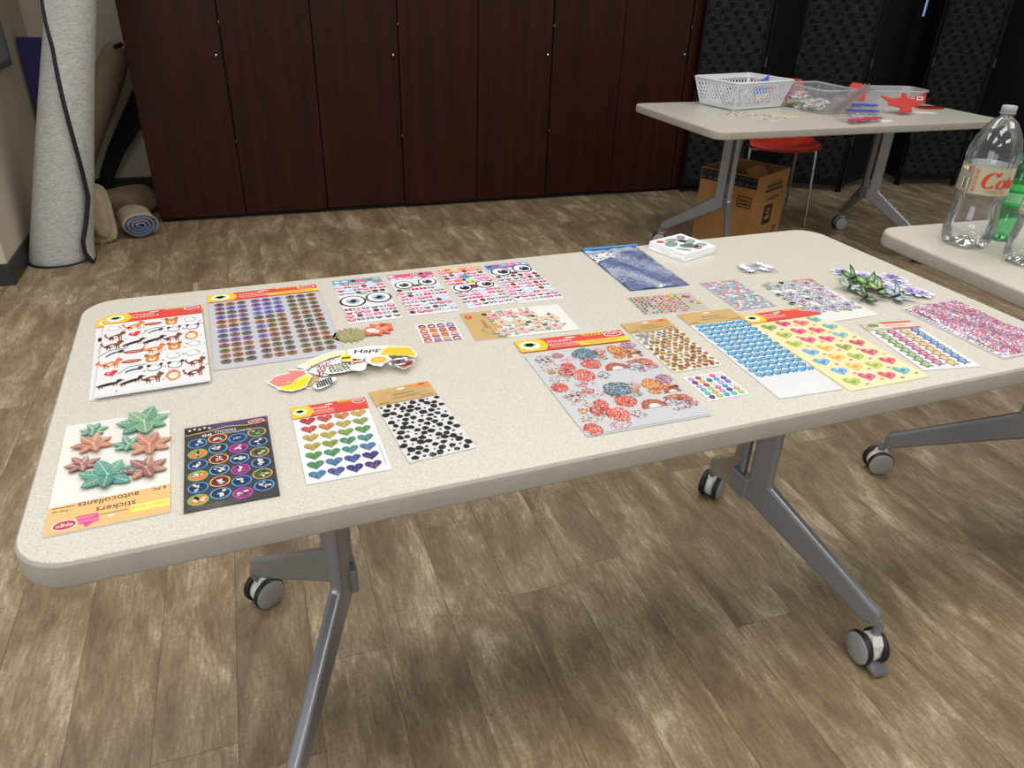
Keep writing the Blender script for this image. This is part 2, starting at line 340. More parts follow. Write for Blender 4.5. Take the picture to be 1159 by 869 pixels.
# ------------------------------------------------------------------ folding screens
def panel(root, A, B, mat):
    """one leaf of a folding screen from floor point A to B, front towards the camera"""
    ax, ay = A; bx, by = B; w = math.hypot(bx-ax, by-ay); ang = math.atan2(by-ay, bx-ax); H = 1.80; s = .016
    e = MB()
    for a, b in (((0, -.012, 0), (s, .012, H)), ((w-s, -.012, 0), (w, .012, H)), ((s, -.012, .045), (w-s, .012, .085)), ((s, -.012, H-.04), (w-s, .012, H))): e.box(a, b)
    fr = bevel(e.build('frame', MT['blackwood'], root, (ax, ay, 0), (0, 0, ang)), .002)
    MB().box((s, -.004, .085), (w-s, .004, H-.04)).build('woven_panel' if mat is MT['weave'] else 'shaded_panel', mat, fr)
    return fr
def hinges(root, P):
    for hz in (.32, .80, 1.52):
        h = MB().box((-.006, -.020, hz), (.006, -.008, hz+.055)); h.lathe([(.0045, hz-.002), (.0045, hz+.057)], 8, 0, Matrix.Translation((0, -.021, 0)), cap=True)
        h.build('hinge', MT['brass'], root, (P[0], P[1], 0))
def screen(label, pts, mats):
    t = thing('folding_screen', label, 'screen', (pts[0][0], pts[0][1], 0), 0, 'black folding room screens')
    q = [(x-pts[0][0], y-pts[0][1]) for x, y in pts]
    for a, b, m in zip(q, q[1:], mats):
        d = Vector((b[0]-a[0], b[1]-a[1])).normalized()*.004; panel(t, (a[0]+d.x, a[1]+d.y), (b[0]-d.x, b[1]-d.y), m)
    for p in q[1:-1]: hinges(t, p)
W_, K_ = MT['weave'], MT['shaded_black']  # leaves turned from the light: shade painted as flat black, weave left out
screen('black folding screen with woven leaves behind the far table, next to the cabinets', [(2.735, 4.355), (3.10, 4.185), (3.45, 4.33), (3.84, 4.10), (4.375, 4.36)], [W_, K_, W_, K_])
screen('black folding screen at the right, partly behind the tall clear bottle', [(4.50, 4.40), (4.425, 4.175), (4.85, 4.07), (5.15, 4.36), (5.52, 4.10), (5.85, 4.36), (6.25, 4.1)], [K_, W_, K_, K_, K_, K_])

# ------------------------------------------------------------------ folding tables
def bent_bar(d0, d1, zt, kz, tip):
    """outline in the (distance from post, height) plane"""
    L, zt1, zt0 = tip
    return [(d0, zt), (d1, zt), (d1+.004, kz), (L, zt1), (L, zt0), (L-.032, zt0), (d0+.002, kz-.052)]
def caster(leg_root, loc, yaw, pedal, off=(0, 0)):
    ox, oy = off[0]*cos(yaw)+off[1]*sin(yaw), -off[0]*sin(yaw)+off[1]*cos(yaw)   # swivel trail: the wheels sit beside the stem
    r = .0375
    mb = MB()
    mb.tube([(0, 0, .102), (0, 0, .080), (ox*.6, oy*.6, .066), (ox, oy, .056)], .010, 12, 2); k0 = len(mb.v)
    mb.lathe([(.0, -.011), (.030, -.011), (.031, .0), (.030, .011), (0, .011)], 24, 1, Matrix.Translation((0, 0, r)) @ Matrix.Rotation(pi/2, 4, 'X'))
    mb.prism([(-.022, .050), (-.010, .074), (.014, .078), (.026, .064), (.028, .048)], -.012, .012, 1, mat=Matrix(((1, 0, 0, 0), (0, 0, -1, 0), (0, 1, 0, 0), (0, 0, 0, 1))))
    if pedal: mb.box((.024, -.017, .010), (.056, .017, .018), 2)
    mb.v[k0:] = [(x+ox, y+oy, z) for x, y, z in mb.v[k0:]]
    c = mb.build('caster', [MT['tire'], MT['white_pl'], MT['steel']], leg_root, loc, (0, 0, yaw))
    for s in (1, -1):
        w = MB(); m = Matrix.Translation((ox, oy+s*.0195, r)) @ Matrix.Rotation(-s*pi/2, 4, 'X')
        w.lathe([(0, -.0065), (r-.002, -.0065), (r, -.004), (r, .004), (r-.002, .0068), (r-.0028, .0072)], 36, 0, m)
        w.lathe([(r-.0028, .0072), (r-.0042, .0088), (.012, .0098), (.0, .0100)], 36, 1, m)
        w.build('wheel', [MT['tire'], MT['cap']], c)
def flip_table(label, loc, rz, th, yaws, offs=((0, 0),)*4, group='grey edged flip-top tables on casters', w=1.607, d=.72):
    t = thing('flip_top_table', label, 'table', (loc[0], loc[1], 0), rz, group)
    top = MB(); P = rrect(w-.006, d-.006, .057, 10); top.prism(P, th-.030, th)
    bevel(top.build('tabletop', MT['lam'], t), .0012)
    eb = MB(); O = rrect(w, d, .06, 10); I = rrect(w-.0064, d-.0064, .0568, 10); n = len(O)
    vs = [(x, y, z) for P_, z in ((I, th-.0012), (O, th-.004), (O, th-.030), (I, th-.0335)) for x, y in P_]
    eb.add(vs, [(j*n+i, (j+1)*n+i, (j+1)*n+(i+1) % n, j*n+(i+1) % n) for j in range(3) for i in range(n)], smooth=True)
    eb.prism(I, th-.0335, th-.0305)
    bevel(eb.build('edge_band', MT['edge'], t), .0008)
    px, cx, cy = .432, .606, .30
    k = 0
    for sx in (-1, 1):
        for sy in (-1, 1):
            dv = Vector((sx*(cx-px), sy*cy, 0)); L = dv.length; dv.normalize(); nv = Vector((-dv.y, dv.x, 0))
            m = Matrix(((dv.x, 0, nv.x, sx*px), (dv.y, 0, nv.y, 0), (0, 1, 0, 0), (0, 0, 0, 1)))
            mb = MB().prism(bent_bar(.014, .064, th-.036, .325, (L-.002, .132, .098)), -.012, .012, 0, mat=m)
            lg = bevel(mb.build('leg', MT['steel'], t), .0088, 5); lg.modifiers['bevel'].harden_normals = True; lg.data.polygons.foreach_set('use_smooth', [True]*len(lg.data.polygons))
            caster(lg, (sx*cx, sy*cy, 0), yaws[k], sy < 0, offs[k]); k += 1
        br = MB().box((sx*px-.012, -.026, .275), (sx*px+.012, .026, .33)); br.box((sx*px-.008, -.006, .33), (sx*px+.008, .006, th-.036))
        bevel(br.build('post_bracket', MT['steel'], t), .004)
        MB().box((sx*px-.05, -.20, th-.040), (sx*px+.05, .20, th-.0345)).build('mounting_plate', MT['steel'], t)
    MB().tube([(-px, 0, th-.075), (px, 0, th-.075)], .018, 14).build('crossbar', MT['steel'], t)
    return t
# caster yaw: direction of travel, wheel discs face at right angles to it
flip_table('large cream flip-top table in front, covered with sticker sheets', (.504, 1.058), .037, TH, [rad(60), rad(29), rad(262), rad(31)], [(0, 0), (.014, -.004), (-.007, .003), (.008, .0)])
flip_table('cream flip-top table at the back carrying the plastic baskets', (2.642, 3.082), .0155, FTH, [rad(10), rad(-31), rad(30), rad(-14)], w=1.625, d=.755)
flip_table('cream flip-top table at the right edge carrying the empty bottles', (1.447+.8035, 1.407-.381), -.026, TH, [rad(40), rad(-21), rad(30), rad(30)])

# ------------------------------------------------------------------ felt roll, bundles
t = thing('felt_roll', 'tall rolled sheet of heather grey felt with black edging, leaning by the cabinets', 'roll', (-.922, 3.88, 0))
NL = 64; top_h = 1.72; seg = 40; vs = []; fs = []; edge = []
def interp(z, T):
    for (a, u), (b, v) in zip(T, T[1:]):
        if z <= b: f = max(0, (z-a)/(b-a)); return u+(v-u)*f
    return T[-1][1]
def prof_pt(k, i):
    s = k/(NL-1); z = s*top_h
    cx = .262*z-.012*sin(pi*s); cy = .14*z
    r0 = .122-.034*min(1, z/1.1)-.012*max(0, z-1.1)
    # free end swings from the left at the top to the lower right, wavy near the floor
    e = rad(interp(z, [(0, -30), (.05, -42), (.11, -45), (.2, -38), (.3, -35), (.45, -53), (.7, -84), (.93, -110), (1.1, -142), (1.4, -185), (2, -200)]))
    turns = 1.35; u = i/(seg*2-1); a = e+u*turns*2*pi
    r = r0+.014*(1-u)+.018*math.exp(-u*14)+.022*math.exp(-(z/.05)**2)*math.exp(-u*18)
    return (cx+r*cos(a), cy+r*.92*sin(a), z)
mb = MB()
n2 = seg*2
for k in range(NL):
    for i in range(n2): vs.append(prof_pt(k, i))
fs = [(k*n2+i, k*n2+i+1, (k+1)*n2+i+1, (k+1)*n2+i) for k in range(NL-1) for i in range(n2-1)]
mb.add(vs, fs, 0, smooth=True)
o = mb.build('felt_sheet', [MT['felt']], t); md = o.modifiers.new('thickness', 'SOLIDIFY'); md.thickness = .007; md.offset = 0
ed = MB(); ed.tube([prof_pt(k, 0) for k in range(NL)], .0095, 8); ed.tube([tuple(a+b for a, b in zip(prof_pt(0, i), (0, 0, .006))) for i in range(n2)], .006, 6)
ed.build('black_edging', MT['rim'], t)

def spiral_roll(name, label, cat, c0, axis, length, r, turns, th, mats, squash=1.0):
    t = thing(name, label, cat, c0); a = Vector(axis).normalized(); u = Vector((0, 0, 1)).cross(a).normalized(); w = a.cross(u)
    N = 90; N2 = 6; outer = []
    mb = MB(); vs = []
    for j in range(N2+1):
        s = j/N2
        for i in range(N):
            f = i/(N-1); ang = -pi*.75-f*turns*2*pi; rr = r*(1-f)+.012*f; rr *= 1+.03*sin(3*ang+j)
            vs.append(a*(length*s)+u*rr*cos(ang)*1.12+w*rr*squash*sin(ang)+Vector((0, 0, r*squash*.99)))
    mb.add(vs, [(j*N+i, j*N+i+1, (j+1)*N+i+1, (j+1)*N+i) for j in range(N2) for i in range(N-1)], 0, smooth=True)
    o = mb.build('canvas_layer', mats[0], t); md = o.modifiers.new('th', 'SOLIDIFY'); md.thickness = .004; md.offset = 1
    mb2 = MB(); vs2 = []
    for j in range(2):
        for i in range(N):
            f = i/(N-1); ang = -pi*.75-f*turns*2*pi; rr = (r-.005)*(1-f)+.009*f; rr *= 1+.03*sin(3*ang)
            vs2.append(a*(-.004 if j == 0 else length*.98)+u*rr*cos(ang)*1.12+w*rr*squash*sin(ang)+Vector((0, 0, r*squash*.99)))
    mb2.add(vs2, [(i, i+1, N+i+1, N+i) for i in range(N-1)], 0, smooth=True)
    o = mb2.build('blue_backing', mats[1], t); md = o.modifiers.new('th', 'SOLIDIFY'); md.thickness = .006; md.offset = 1
    return t
spiral_roll('rolled_mat', 'beige canvas mat with blue backing, rolled up and lying on the floor', 'mat', (-.580, 4.13, 0), (-.20, .70, 0), .22, .082, 4.0, .012, [MT['canvas'], MT['blue_lin']], .82)
def soft(name, label, cat, loc, sz, mat, seed, amp=.12, rz=0, pw=.8):
    R = random.Random(seed); ph = [R.uniform(0, 6) for _ in range(6)]
    bm = bmesh.new(); bmesh.ops.create_icosphere(bm, subdivisions=5, radius=1)
    for v in bm.verts:
        x, y, z = v.co; k = 1+amp*(sin(3.1*x+ph[0])*cos(2.7*y+ph[1])+.6*sin(5*z+ph[2]+2*x)+.35*sin(9*y+ph[3]-4*z)+.25*abs(sin(7*x+6*z+ph[4])))
        f = lambda q: math.copysign(abs(q)**pw, q)
        v.co = Vector((f(x)*sz[0], f(y)*sz[1], f(z)*sz[2]))*k
    zm = min(v.co.z for v in bm.verts)
    for v in bm.verts:
        v.co.z = max(v.co.z-zm-.02, 0)+.0005
        v.co.x, v.co.y = v.co.x*cos(rz)-v.co.y*sin(rz), v.co.x*sin(rz)+v.co.y*cos(rz)
    me = bpy.data.meshes.new(name); bm.to_mesh(me); bm.free(); me.materials.append(mat)
    for p in me.polygons: p.use_smooth = True
    o = bpy.data.objects.new(name, me); COL.objects.link(o); o.location = loc
    return tag(o, label, cat)
soft('canvas_bundle', 'crumpled beige canvas bundle slumped beside the foot of the felt roll', 'bundle', (-.765, 4.13, 0), (.068, .07, .155), MT['canvas'], 3, .10, .2, .75)
soft('cloth_bag', 'brown cloth bag lying behind the rolled canvas mat', 'bag', (-.68, 4.62, 0), (.15, .10, .085), MT['brown'], 9, .08, .1)
# leaning cloth roll and black bag by the cabinet side
A = Vector((-.95, 4.88, .0)); mb = MB()
pts = [Vector(q)-A for q in ((-.955, 4.88, .001), (-.955, 4.88, .14), (-.93, 4.88, .24), (-.875, 4.88, .35), (-.80, 4.88, .48), (-.725, 4.88, .61), (-.665, 4.88, .72), (-.625, 4.88, .80), (-.605, 4.88, .85))]
rr = [.074, .078, .080, .080, .078, .080, .078, .070, .045]
t = thing('cloth_roll', 'tan cloth roll leaning diagonally behind the felt roll', 'roll', A)
mb.tube(pts, rr, 24); mb.build('cloth', MT['tan'], t)
MB().tube([pts[-1]+Vector((-.02, -.03, -.02)), pts[-1]+Vector((.0, -.045, .0)), pts[-1]+Vector((.03, -.02, .012))], .012, 8).build('tie', MT['black_bag'], t)
mb = MB(); pr_ = [(-.52, .60), (-.53, .47), (-.62, .38), (-.72, .26), (-.80, .13), (-.86, .001), (-.90, .001), (-.88, .14), (-.80, .30), (-.70, .46), (-.60, .62), (-.55, .72)]
mb.prism([(x+.75, z) for x, z in reversed(pr_)], -.02, .02, mat=Matrix(((1, 0, 0, 0), (0, 0, -1, 0), (0, 1, 0, 0), (0, 0, 0, 1))))
o = bevel(mb.build('cloth_sling', MT['black_bag'], None, (-.73, 5.02, 0)), .015, 3); tag(o, 'black cloth sling hanging in the gap between tan roll and cabinet', 'sling')
mb = MB().box((-.06, -.012, 0), (.06, .012, .905)); o = bevel(mb.build('foam_mat', MT['purple'], None, (-.985, 4.72, 0), (0, 0, 0)), .008)
tag(o, 'dark purple foam mat standing upright in the corner behind the felt roll', 'mat')

# ------------------------------------------------------------------ cardboard box and red chair
bc = Vector(((2.278+2.73)/2, (3.43+3.30)/2, 0)); bw, bd, bh = .355, .33, .40; ba = math.atan2(.167, .316)
t = thing('cardboard_box', 'open brown cardboard box with a printed smile, standing under the far table', 'box', bc, ba)
mb = MB(); th_ = .004
for a, b in (((-bw/2, -bd/2, 0), (bw/2, -bd/2+th_, bh)), ((-bw/2, bd/2-th_, 0), (bw/2, bd/2, bh)), ((-bw/2, -bd/2+th_, 0), (-bw/2+th_, bd/2-th_, bh)), ((bw/2-th_, -bd/2+th_, 0), (bw/2, bd/2-th_, bh)), ((-bw/2+th_, -bd/2+th_, 0), (bw/2-th_, bd/2-th_, th_))): mb.box(a, b)
mb.build('carton', MT['board'], t)
for nm, a, b, rot in (('x', 0, 0, 0),):
    fl = MB().box((-bw/2+.006, bd/2-.012, bh-.13), (bw/2-.006, bd/2-.006, bh-.002)); fl.build('flap', MT['board_in'], t)
    fl = MB().box((bw/2-.012, -bd/2+.008, bh-.12), (bw/2-.006, bd/2-.014, bh-.002)); fl.build('flap', MT['board_in'], t)
    fl = MB().box((-.10, -.002, 0), (.10, .002, .11)); fl.build('flap', MT['board'], t, (-.02, -bd/2+.03, bh-.06), (rad(-48), 0, rad(4)))
# front face (faces the camera's right): x along box x, at y=-bd/2
F = Matrix(((1, 0, 0, 0), (0, 0, -1, -bd/2), (0, 1, 0, 0), (0, 0, 0, 1)))
pr = PR(.0006); ink = '#231a12'
for k, (yy, w1, h1) in enumerate(((.350, .12, .006), (.328, .17, .015), (.305, .19, .015), (.268, .15, .006), (.258, .15, .006))):
    x = -w1/2+.02
    RR = random.Random(k)
    while x < w1/2+.02:
        dx = RR.uniform(.006, .013); pr.rect(x, yy, x+dx, yy+h1, ink, 1); x += dx+.0035
place(pr, F).build('carton_lettering', MT['pr'], t); pr = PR(.0006)
pr.rect(-.055, .13, .045, .235, ink, 1)
pr.ell(-.005, .20, .022, .018, '#a5763f', 2); pr.ell(-.005, .165, .03, .012, '#a5763f', 2); pr.ell(-.005, .20, .012, .009, ink, 3)
place(pr, F).build('carton_pictogram', MT['pr'], t); pr = PR(.0006)
arc = [(-.115+.23*i/20, .088-.048*sin(pi*i/20)**.9) for i in range(21)]
for i in range(20):
    wdt = .004+.009*sin(pi*i/19.0); (x0, y0), (x1, y1) = arc[i], arc[i+1]
    pr.poly([(x0, y0-wdt/2), (x1, y1-wdt/2), (x1, y1+wdt/2), (x0, y0+wdt/2)], ink, 1)
pr.line([(.085, .094), (.122, .098), (.112, .066)], .009, ink, 2)
place(pr, F).build('smile_print', MT['pr'], t)
G = Matrix(((0, 0, -1, -bw/2), (-1, 0, 0, 0), (0, 1, 0, 0), (0, 0, 0, 1)))
pr = PR(.0006); pr.rect(-bd/2+.004, bh-.062, bd/2-.004, bh-.004, '#15120f', 1)
for k in range(9): pr.rect(-bd/2+.01+k*.036, bh-.05, -bd/2+.028+k*.036, bh-.046, '#77797c', 2); pr.rect(-bd/2+.014+k*.036, bh-.022, -bd/2+.03+k*.036, bh-.018, '#5d5f62', 2)
place(pr, G).build('printed_tape', MT['pr'], t); pr = PR(.0006)
for L_, q in ((1, 0), (2, .005)): pr.rect(.065+q, .235+q, .145-q, .295-q, [ink, '#8f6534'][L_-1], L_)
pr.rect(.08, .25, .13, .257, ink, 3); pr.rect(.08, .268, .13, .275, ink, 3)
place(pr, G).build('carton_label', MT['pr'], t)

t = thing('stacking_chair', 'red plastic chair with thin chrome legs pushed under the far table', 'chair', (2.965, 3.74, 0), rad(-24))
mb = MB(); NX, NY = 14, 14; vs = []
for j in range(NY+1):
    for i in range(NX+1):
        x = (i/NX-.5)*.40; y = (j/NY-.5)*.40; z = .452-.012*cos(pi*x/.40)+(.0 if j > 2 else -.022*((2-j)/2)**2)+.02*(abs(x)/.2)**6
        vs.append((x*(1-.10*j/NY), y, z))
mb.add(vs, [(j*(NX+1)+i, j*(NX+1)+i+1, (j+1)*(NX+1)+i+1, (j+1)*(NX+1)+i) for j in range(NY) for i in range(NX)], smooth=True)
o = mb.build('seat', MT['red_pl'], t); md = o.modifiers.new('s', 'SOLIDIFY'); md.thickness = .006; md.offset = 1
mb = MB(); vs = []
for j in range(9):
    for i in range(NX+1):
        x = (i/NX-.5)*.37; z = .57+.19*j/8; vs.append((x*(1-.25*(j/8)**3), .225+.05*j/8-.03*(1-(x/.185)**2)*-1, z))
mb.add(vs, [(j*(NX+1)+i, j*(NX+1)+i+1, (j+1)*(NX+1)+i+1, (j+1)*(NX+1)+i) for j in range(8) for i in range(NX)], smooth=True)
o = mb.build('backrest', MT['red_pl'], t); md = o.modifiers.new('s', 'SOLIDIFY'); md.thickness = .006; md.offset = 0
for sx in (-1, 1):
    MB().tube([(sx*.185, -.16, .425), (sx*.192, -.185, .20), (sx*.20, -.20, .004)], .008, 10).build('leg', MT['chrome'], t)
    MB().tube([(sx*.165, .16, .425), (sx*.18, .20, .20), (sx*.19, .23, .004)], .008, 10).build('leg', MT['chrome'], t)
    MB().tube([(sx*.165, .16, .42), (sx*.168, .24, .44), (sx*.155, .262, .60)], .008, 10).build('back_support', MT['chrome'], t)
MB().tube([(-.185, -.16, .425), (.185, -.16, .425), (.165, .16, .425), (-.165, .16, .425)], .008, 10, closed=True).build('seat_frame', MT['chrome'], t)
# ------------------------------------------------------------------ sticker sheets on the table
INK = '#1a1718'
def sheet(name, label, cat, c, ang, w, h, col='#e9e8ea', th=.0012, group=None, z=0, mat='pr', part='backing_card'):
    """a flat sheet: Empty at its centre, y away from the camera"""
    t = thing(name, label, cat, (c[0], c[1], TH+.0003+z), rad(ang), group); col = mixc(col, '#807f7c', .21)
    mb = MB().box((-w/2, -h/2, 0), (w/2, h/2, th), 0, col); mb.build(part, MT[mat], t)
    return t, PR(th+.0001)
def sleeve(t, w, h, z, m='sleeve', name='clear_sleeve', pad=.004):
    mb = MB(); nx, ny = 6, 8; vs = []
    for j in range(ny+1):
        for i in range(nx+1):
            x = (i/nx-.5)*(w+2*pad); y = (j/ny-.5)*(h+2*pad)
            edge = min(i, nx-i, j, ny-j) == 0
            vs.append((x, y, z*.4 if edge else z+.0012+.0005*sin(40*x+13*y)))
    mb.add(vs, [(j*(nx+1)+i, j*(nx+1)+i+1, (j+1)*(nx+1)+i+1, (j+1)*(nx+1)+i) for j in range(ny) for i in range(nx)], smooth=True)
    return mb.build(name, MT[m], t)
def tree_emblem(p, x, y, s, L=2, tree='#6fae4e'):
    p.ell(x, y, s*1.1, s*.95, '#f3efe0', L, n=24)
    for dx, dy, r in ((-.35, .1, .42), (.35, .1, .42), (0, .28, .45), (0, 0, .45)): p.ell(x+dx*s, y+dy*s, r*s, r*s*.85, tree, L+1, n=18)
    p.rect(x-.07*s, y-.58*s, x+.07*s, y-.1*s, '#5a4a2c', L+2)
def tree_header(t, w, h, y0, y1, z, words=('STICKERS', 'AUTOCOLLANTS'), band='#cf4034', yel='#eeb92c', tab=True, tagw=.34, small=True):
    """yellow and red header card, a green tree in a white oval at its left"""
    d = PR(z); H = y1-y0; x0 = -w/2; x1 = w/2; yw = w*.22
    d.rect(x0, y0, x1, y1, band, 0)
    P = [(x0, y0), (x0+yw, y0)]+[(x0+yw+H*.22*sin(pi*i/8), y0+H*i/8) for i in range(1, 8)]+[(x0+yw, y1), (x0, y1)]
    d.poly(P, yel, 1); tree_emblem(d, x0+yw*.50, (y0+y1)/2, min(yw*.36, H*.42), 2)
    d.text(words[0], x0+yw+w*.17, y0+H*.62, H*.17, '#f6ece6', 2, wid=w*.22)
    d.text(words[1], x0+yw+w*.19, y0+H*.36, H*.15, '#f6ece6', 2, wid=w*.28)
    if small: d.rect(x0+yw+w*.06, y0+H*.14, x0+yw+w*.33, y0+H*.19, '#eeb7a8', 2)
    if tab: d.poly([(x1-w*tagw*1.35, y0+H*.03), (x1-w*tagw*1.45, y0+H*.40), (x1, y0+H*.42), (x1, y0+H*.03)], '#f2c63a', 2); d.rect(x1-w*.42, y0+H*.26, x1-w*.06, y0+H*.30, '#8a6a1e', 3); d.rect(x1-w*.38, y0+H*.14, x1-w*.12, y0+H*.18, '#8a6a1e', 3)
    d.poly([(x1-w*.40, y1), (x1-w*.36, y1-H*.2), (x1-w*.17, y1-H*.2), (x1-w*.17, y1)], '#e9a545', 2)
    for k in range(5): d.rect(x1-w*.35+k*w*.035, y1-H*.14, x1-w*.33+k*w*.035, y1-H*.07, '#3a2a1a', 3)
    d.ell(x1-w*.10, y1-H*.28, w*.085, H*.21, '#f5ebe6', 3, n=24); d.ell(x1-w*.10, y1-H*.28, w*.072, H*.165, '#b8232c', 4, n=24); d.text('epgo', x1-w*.10, y1-H*.28, H*.14, '#f5ebe6', 5, wid=w*.095)
    d.ell(0, y1-H*.20, w*.055, H*.05, '#e9e2d8', 4)
    d.v = [(x, y, zz) for x, y, zz in d.v]
    hd = MB().box((x0, y0, z-.0008), (x1, y1, z-.0001), 0, band); k = len(hd.v)
    hd.v += d.v; hd.f += [[i+k for i in f] for f in d.f]; hd.m += d.m; hd.c += d.c; hd.sm += d.sm
    return hd.build('header_card', MT['pr'], t)
def kraft_header(t, w, y0, y1, z, words=('stickers', 'autocollants'), corner=True):
    d = PR(z); H = y1-y0
    k = MB().box((-w/2, y0, z-.0008), (w/2, y1, z-.0001), 0, '#b99a63')
    d.rect(-w/2, y0, w/2, y1, '#bd9d66', 0)
    d.text(words[0], 0, y0+H*.52, H*.13, '#4a3a22', 1, wid=w*.34); d.text(words[1], w*.02, y0+H*.30, H*.11, '#5a4528', 1, wid=w*.46)
    d.ell(0, y1-H*.17, w*.07, H*.055, '#e6ddc8', 1)
    d.rect(-w*.46, y0+H*.08, -w*.30, y0+H*.12, '#5a4528', 1); d.rect(w*.24, y0+H*.10, w*.46, y0+H*.13, '#5a4528', 1)
    if corner: d.poly([(w/2, y1), (w/2, y1-H*.33), (w*.12, y1-H*.14), (w*.08, y1)], '#d98b4a', 2); d.ell(w*.36, y1-H*.12, w*.07, H*.07, '#c8432f', 3)
    n = len(k.v); k.v += d.v; k.f += [[i+n for i in f] for f in d.f]; k.m += d.m; k.c += d.c; k.sm += d.sm
    return k.build('header_card', MT['pr'], t)

# --- animal stickers, a stack of two sheets
def critter(p, R, x, y, s, kind):
    a = R.uniform(.1, .45)
    if kind == 'dachs':
        p.ell(x, y, s*1.25, s*.25, '#1b1a1c', 1, a); p.ell(x+s*1.2*cos(a), y+s*1.2*sin(a)+s*.25, s*.36, s*.25, '#1b1a1c', 2, a); p.ell(x+s*1.55*cos(a), y+s*1.55*sin(a)+s*.2, s*.2, s*.1, '#a5683c', 3)
        for q in (-.9, -.6, .6, .9): p.rect(x+q*s-.0008, y+q*s*sin(a)-s*.5, x+q*s+.0012, y+q*s*sin(a), '#8b5a33', 1)
    elif kind == 'fox' or kind == 'brown':
        c = '#d9762f' if kind == 'fox' else '#7b3f28'
        p.ell(x, y, s*.95, s*.36, c, 1, a); p.ell(x+s*.85, y+s*.55, s*.36, s*.3, c, 2); p.poly([(x+s*.65, y+s*.7), (x+s*.72, y+s*1.1), (x+s*.95, y+s*.75)], c, 3)
        p.line([(x-s*.9, y-s*.1), (x-s*1.25, y+s*.4), (x-s*1.1, y+s*.7)], s*.2, c, 1)
        for q in (-.6, -.3, .4, .65): p.rect(x+q*s, y-s*.75, x+q*s+s*.14, y-s*.1, c, 1)
        p.ell(x, y-s*.1, s*.3, s*.14, '#f0dcc8', 2); p.ell(x+s*1.0, y+s*.55, s*.06, s*.06, INK, 3)
    elif kind == 'outline' or kind == 'white':
        P = blobp(R, x, y, s*.80, s*.55, 12, .12); p.poly(P, '#9a969c' if kind == 'outline' else INK, 1)
        p.poly([(x+(u-x)*.88, y+(v-y)*.84) for u, v in P], '#e2e0e2', 2); p.ell(x+s*.4, y+s*.2, s*.07, s*.07, INK, 3); p.ell(x+s*.62, y+s*.15, s*.07, s*.07, INK, 3)
        if kind == 'white': p.ell(x-s*.6, y+s*.45, s*.25, s*.2, INK, 3); p.ell(x+s*.75, y+s*.5, s*.2, s*.2, INK, 3)
    elif kind == 'red': p.poly(heart(x, y, s*.75, .3, squash=.8), '#cf2d35', 1); p.ell(x-s*.3, y+s*.1, s*.15, s*.1, '#f0c8c8', 2)
    elif kind == 'orange': p.poly(rrect(s*1.5, s*1.4, s*.35, 3, x, y), '#c97a34', 1); p.ell(x, y-s*.15, s*.42, s*.3, '#f0d9b8', 2); p.ell(x, y, s*.14, s*.1, INK, 3); p.ell(x-s*.65, y+s*.65, s*.28, s*.28, '#a05c22', 2); p.ell(x+s*.65, y+s*.65, s*.28, s*.28, '#a05c22', 2)
    elif kind == 'shih': p.poly(blobp(R, x, y, s*.8, s*.9, 12, .1), '#c98a52', 1); p.ell(x, y-s*.1, s*.5, s*.5, '#f2e6d8', 2); p.ell(x-s*.15, y, s*.08, s*.08, INK, 3); p.ell(x+s*.2, y, s*.08, s*.08, INK, 3); p.ell(x, y+s*.8, s*.22, s*.14, '#d2466e', 2)
    elif kind == 'board': p.ell(x, y, s*1.1, s*.3, '#8b3a2a', 1); p.ell(x, y, s*.8, s*.15, '#c9745a', 2)
    elif kind == 'husky': p.ell(x, y, s*.85, s*.32, '#33323a', 1, a); p.ell(x, y-s*.2, s*.7, s*.2, '#eceaee', 2, a); p.ell(x+s*.8, y+s*.4, s*.3, s*.28, '#33323a', 2); p.line([(x-s*1.6, y-s*.2), (x-s*.4, y+s*.85), (x+s*1.4, y+s*.85)], s*.09, '#4a4a50', 1)
def animal_sheet(t, p, w, h, z):
    R = random.Random(11); y1 = h/2-.036
    rows = [['outline', 'fox', 'board', 'orange', 'outline'], ['brown', 'red', 'husky', 'white', 'white'], ['brown', 'dachs', 'dachs', 'brown', 'shih'], ['husky', 'board', 'fox', 'orange', 'outline']]
    rh = (h-.045)/7.4
    for r in range(7):
        for c in range(5):
            k = rows[r % 4][(c+r//4) % 5]; x = -w/2+w*(c+.55+.10*(r % 2))/5.25; y = y1-rh*(r+.55); k0 = len(p.v); critter(p, R, x, y, R.uniform(.0118, .0135), k); p.v[k0:] = [(u, y+(v-y)*1.45-.002, zz) for u, v, zz in p.v[k0:]]
            if R.random() < .9: xx = x+w*.1; yy = y+R.uniform(-.5, .5)*rh; p.ell(xx, yy, .0022, .0016, R.choice(['#e38a3a', '#8fb7d8', '#d86a8a', '#5a4a44', '#e2b84a', '#9a6a8a']), 1)
    for k in range(26): p.ell(R.uniform(-.46, .46)*w, R.uniform(-.47, .33)*h, .0026, .0014, R.choice(['#c8c4ca', '#e0a08a', '#8a5a4a', '#b0c4d8']), 0, R.uniform(0, 3))
    p.rect(-w/2+.002, -h/2+.004, w/2-.004, -h/2+.0045, '#b8b4b8', 1)
t, p = sheet('sticker_sheet', 'lower white animal sticker sheet, peeking out left from under its twin', 'sticker sheet', (-.192, 1.1592), 5.0, .150, .285, '#f1eff0', .0008)
tree_header(t, .150, .285, .285/2-.034, .285/2, .0016); p.ell(-.068, .06, .003, .008, INK, 1); p.ell(-.067, .02, .002, .012, '#c9c4c8', 1); p.ell(-.068, -.03, .003, .004, '#c86a4a', 1); p.build('animal_print', MT['pr'], t)
t, p = sheet('sticker_sheet', 'white sheet of dog and cat stickers with yellow and red header, topmost of two', 'sticker sheet', (-.181, 1.158), 3.8, .151, .290, '#f3f1f2', .0008, z=.0042)
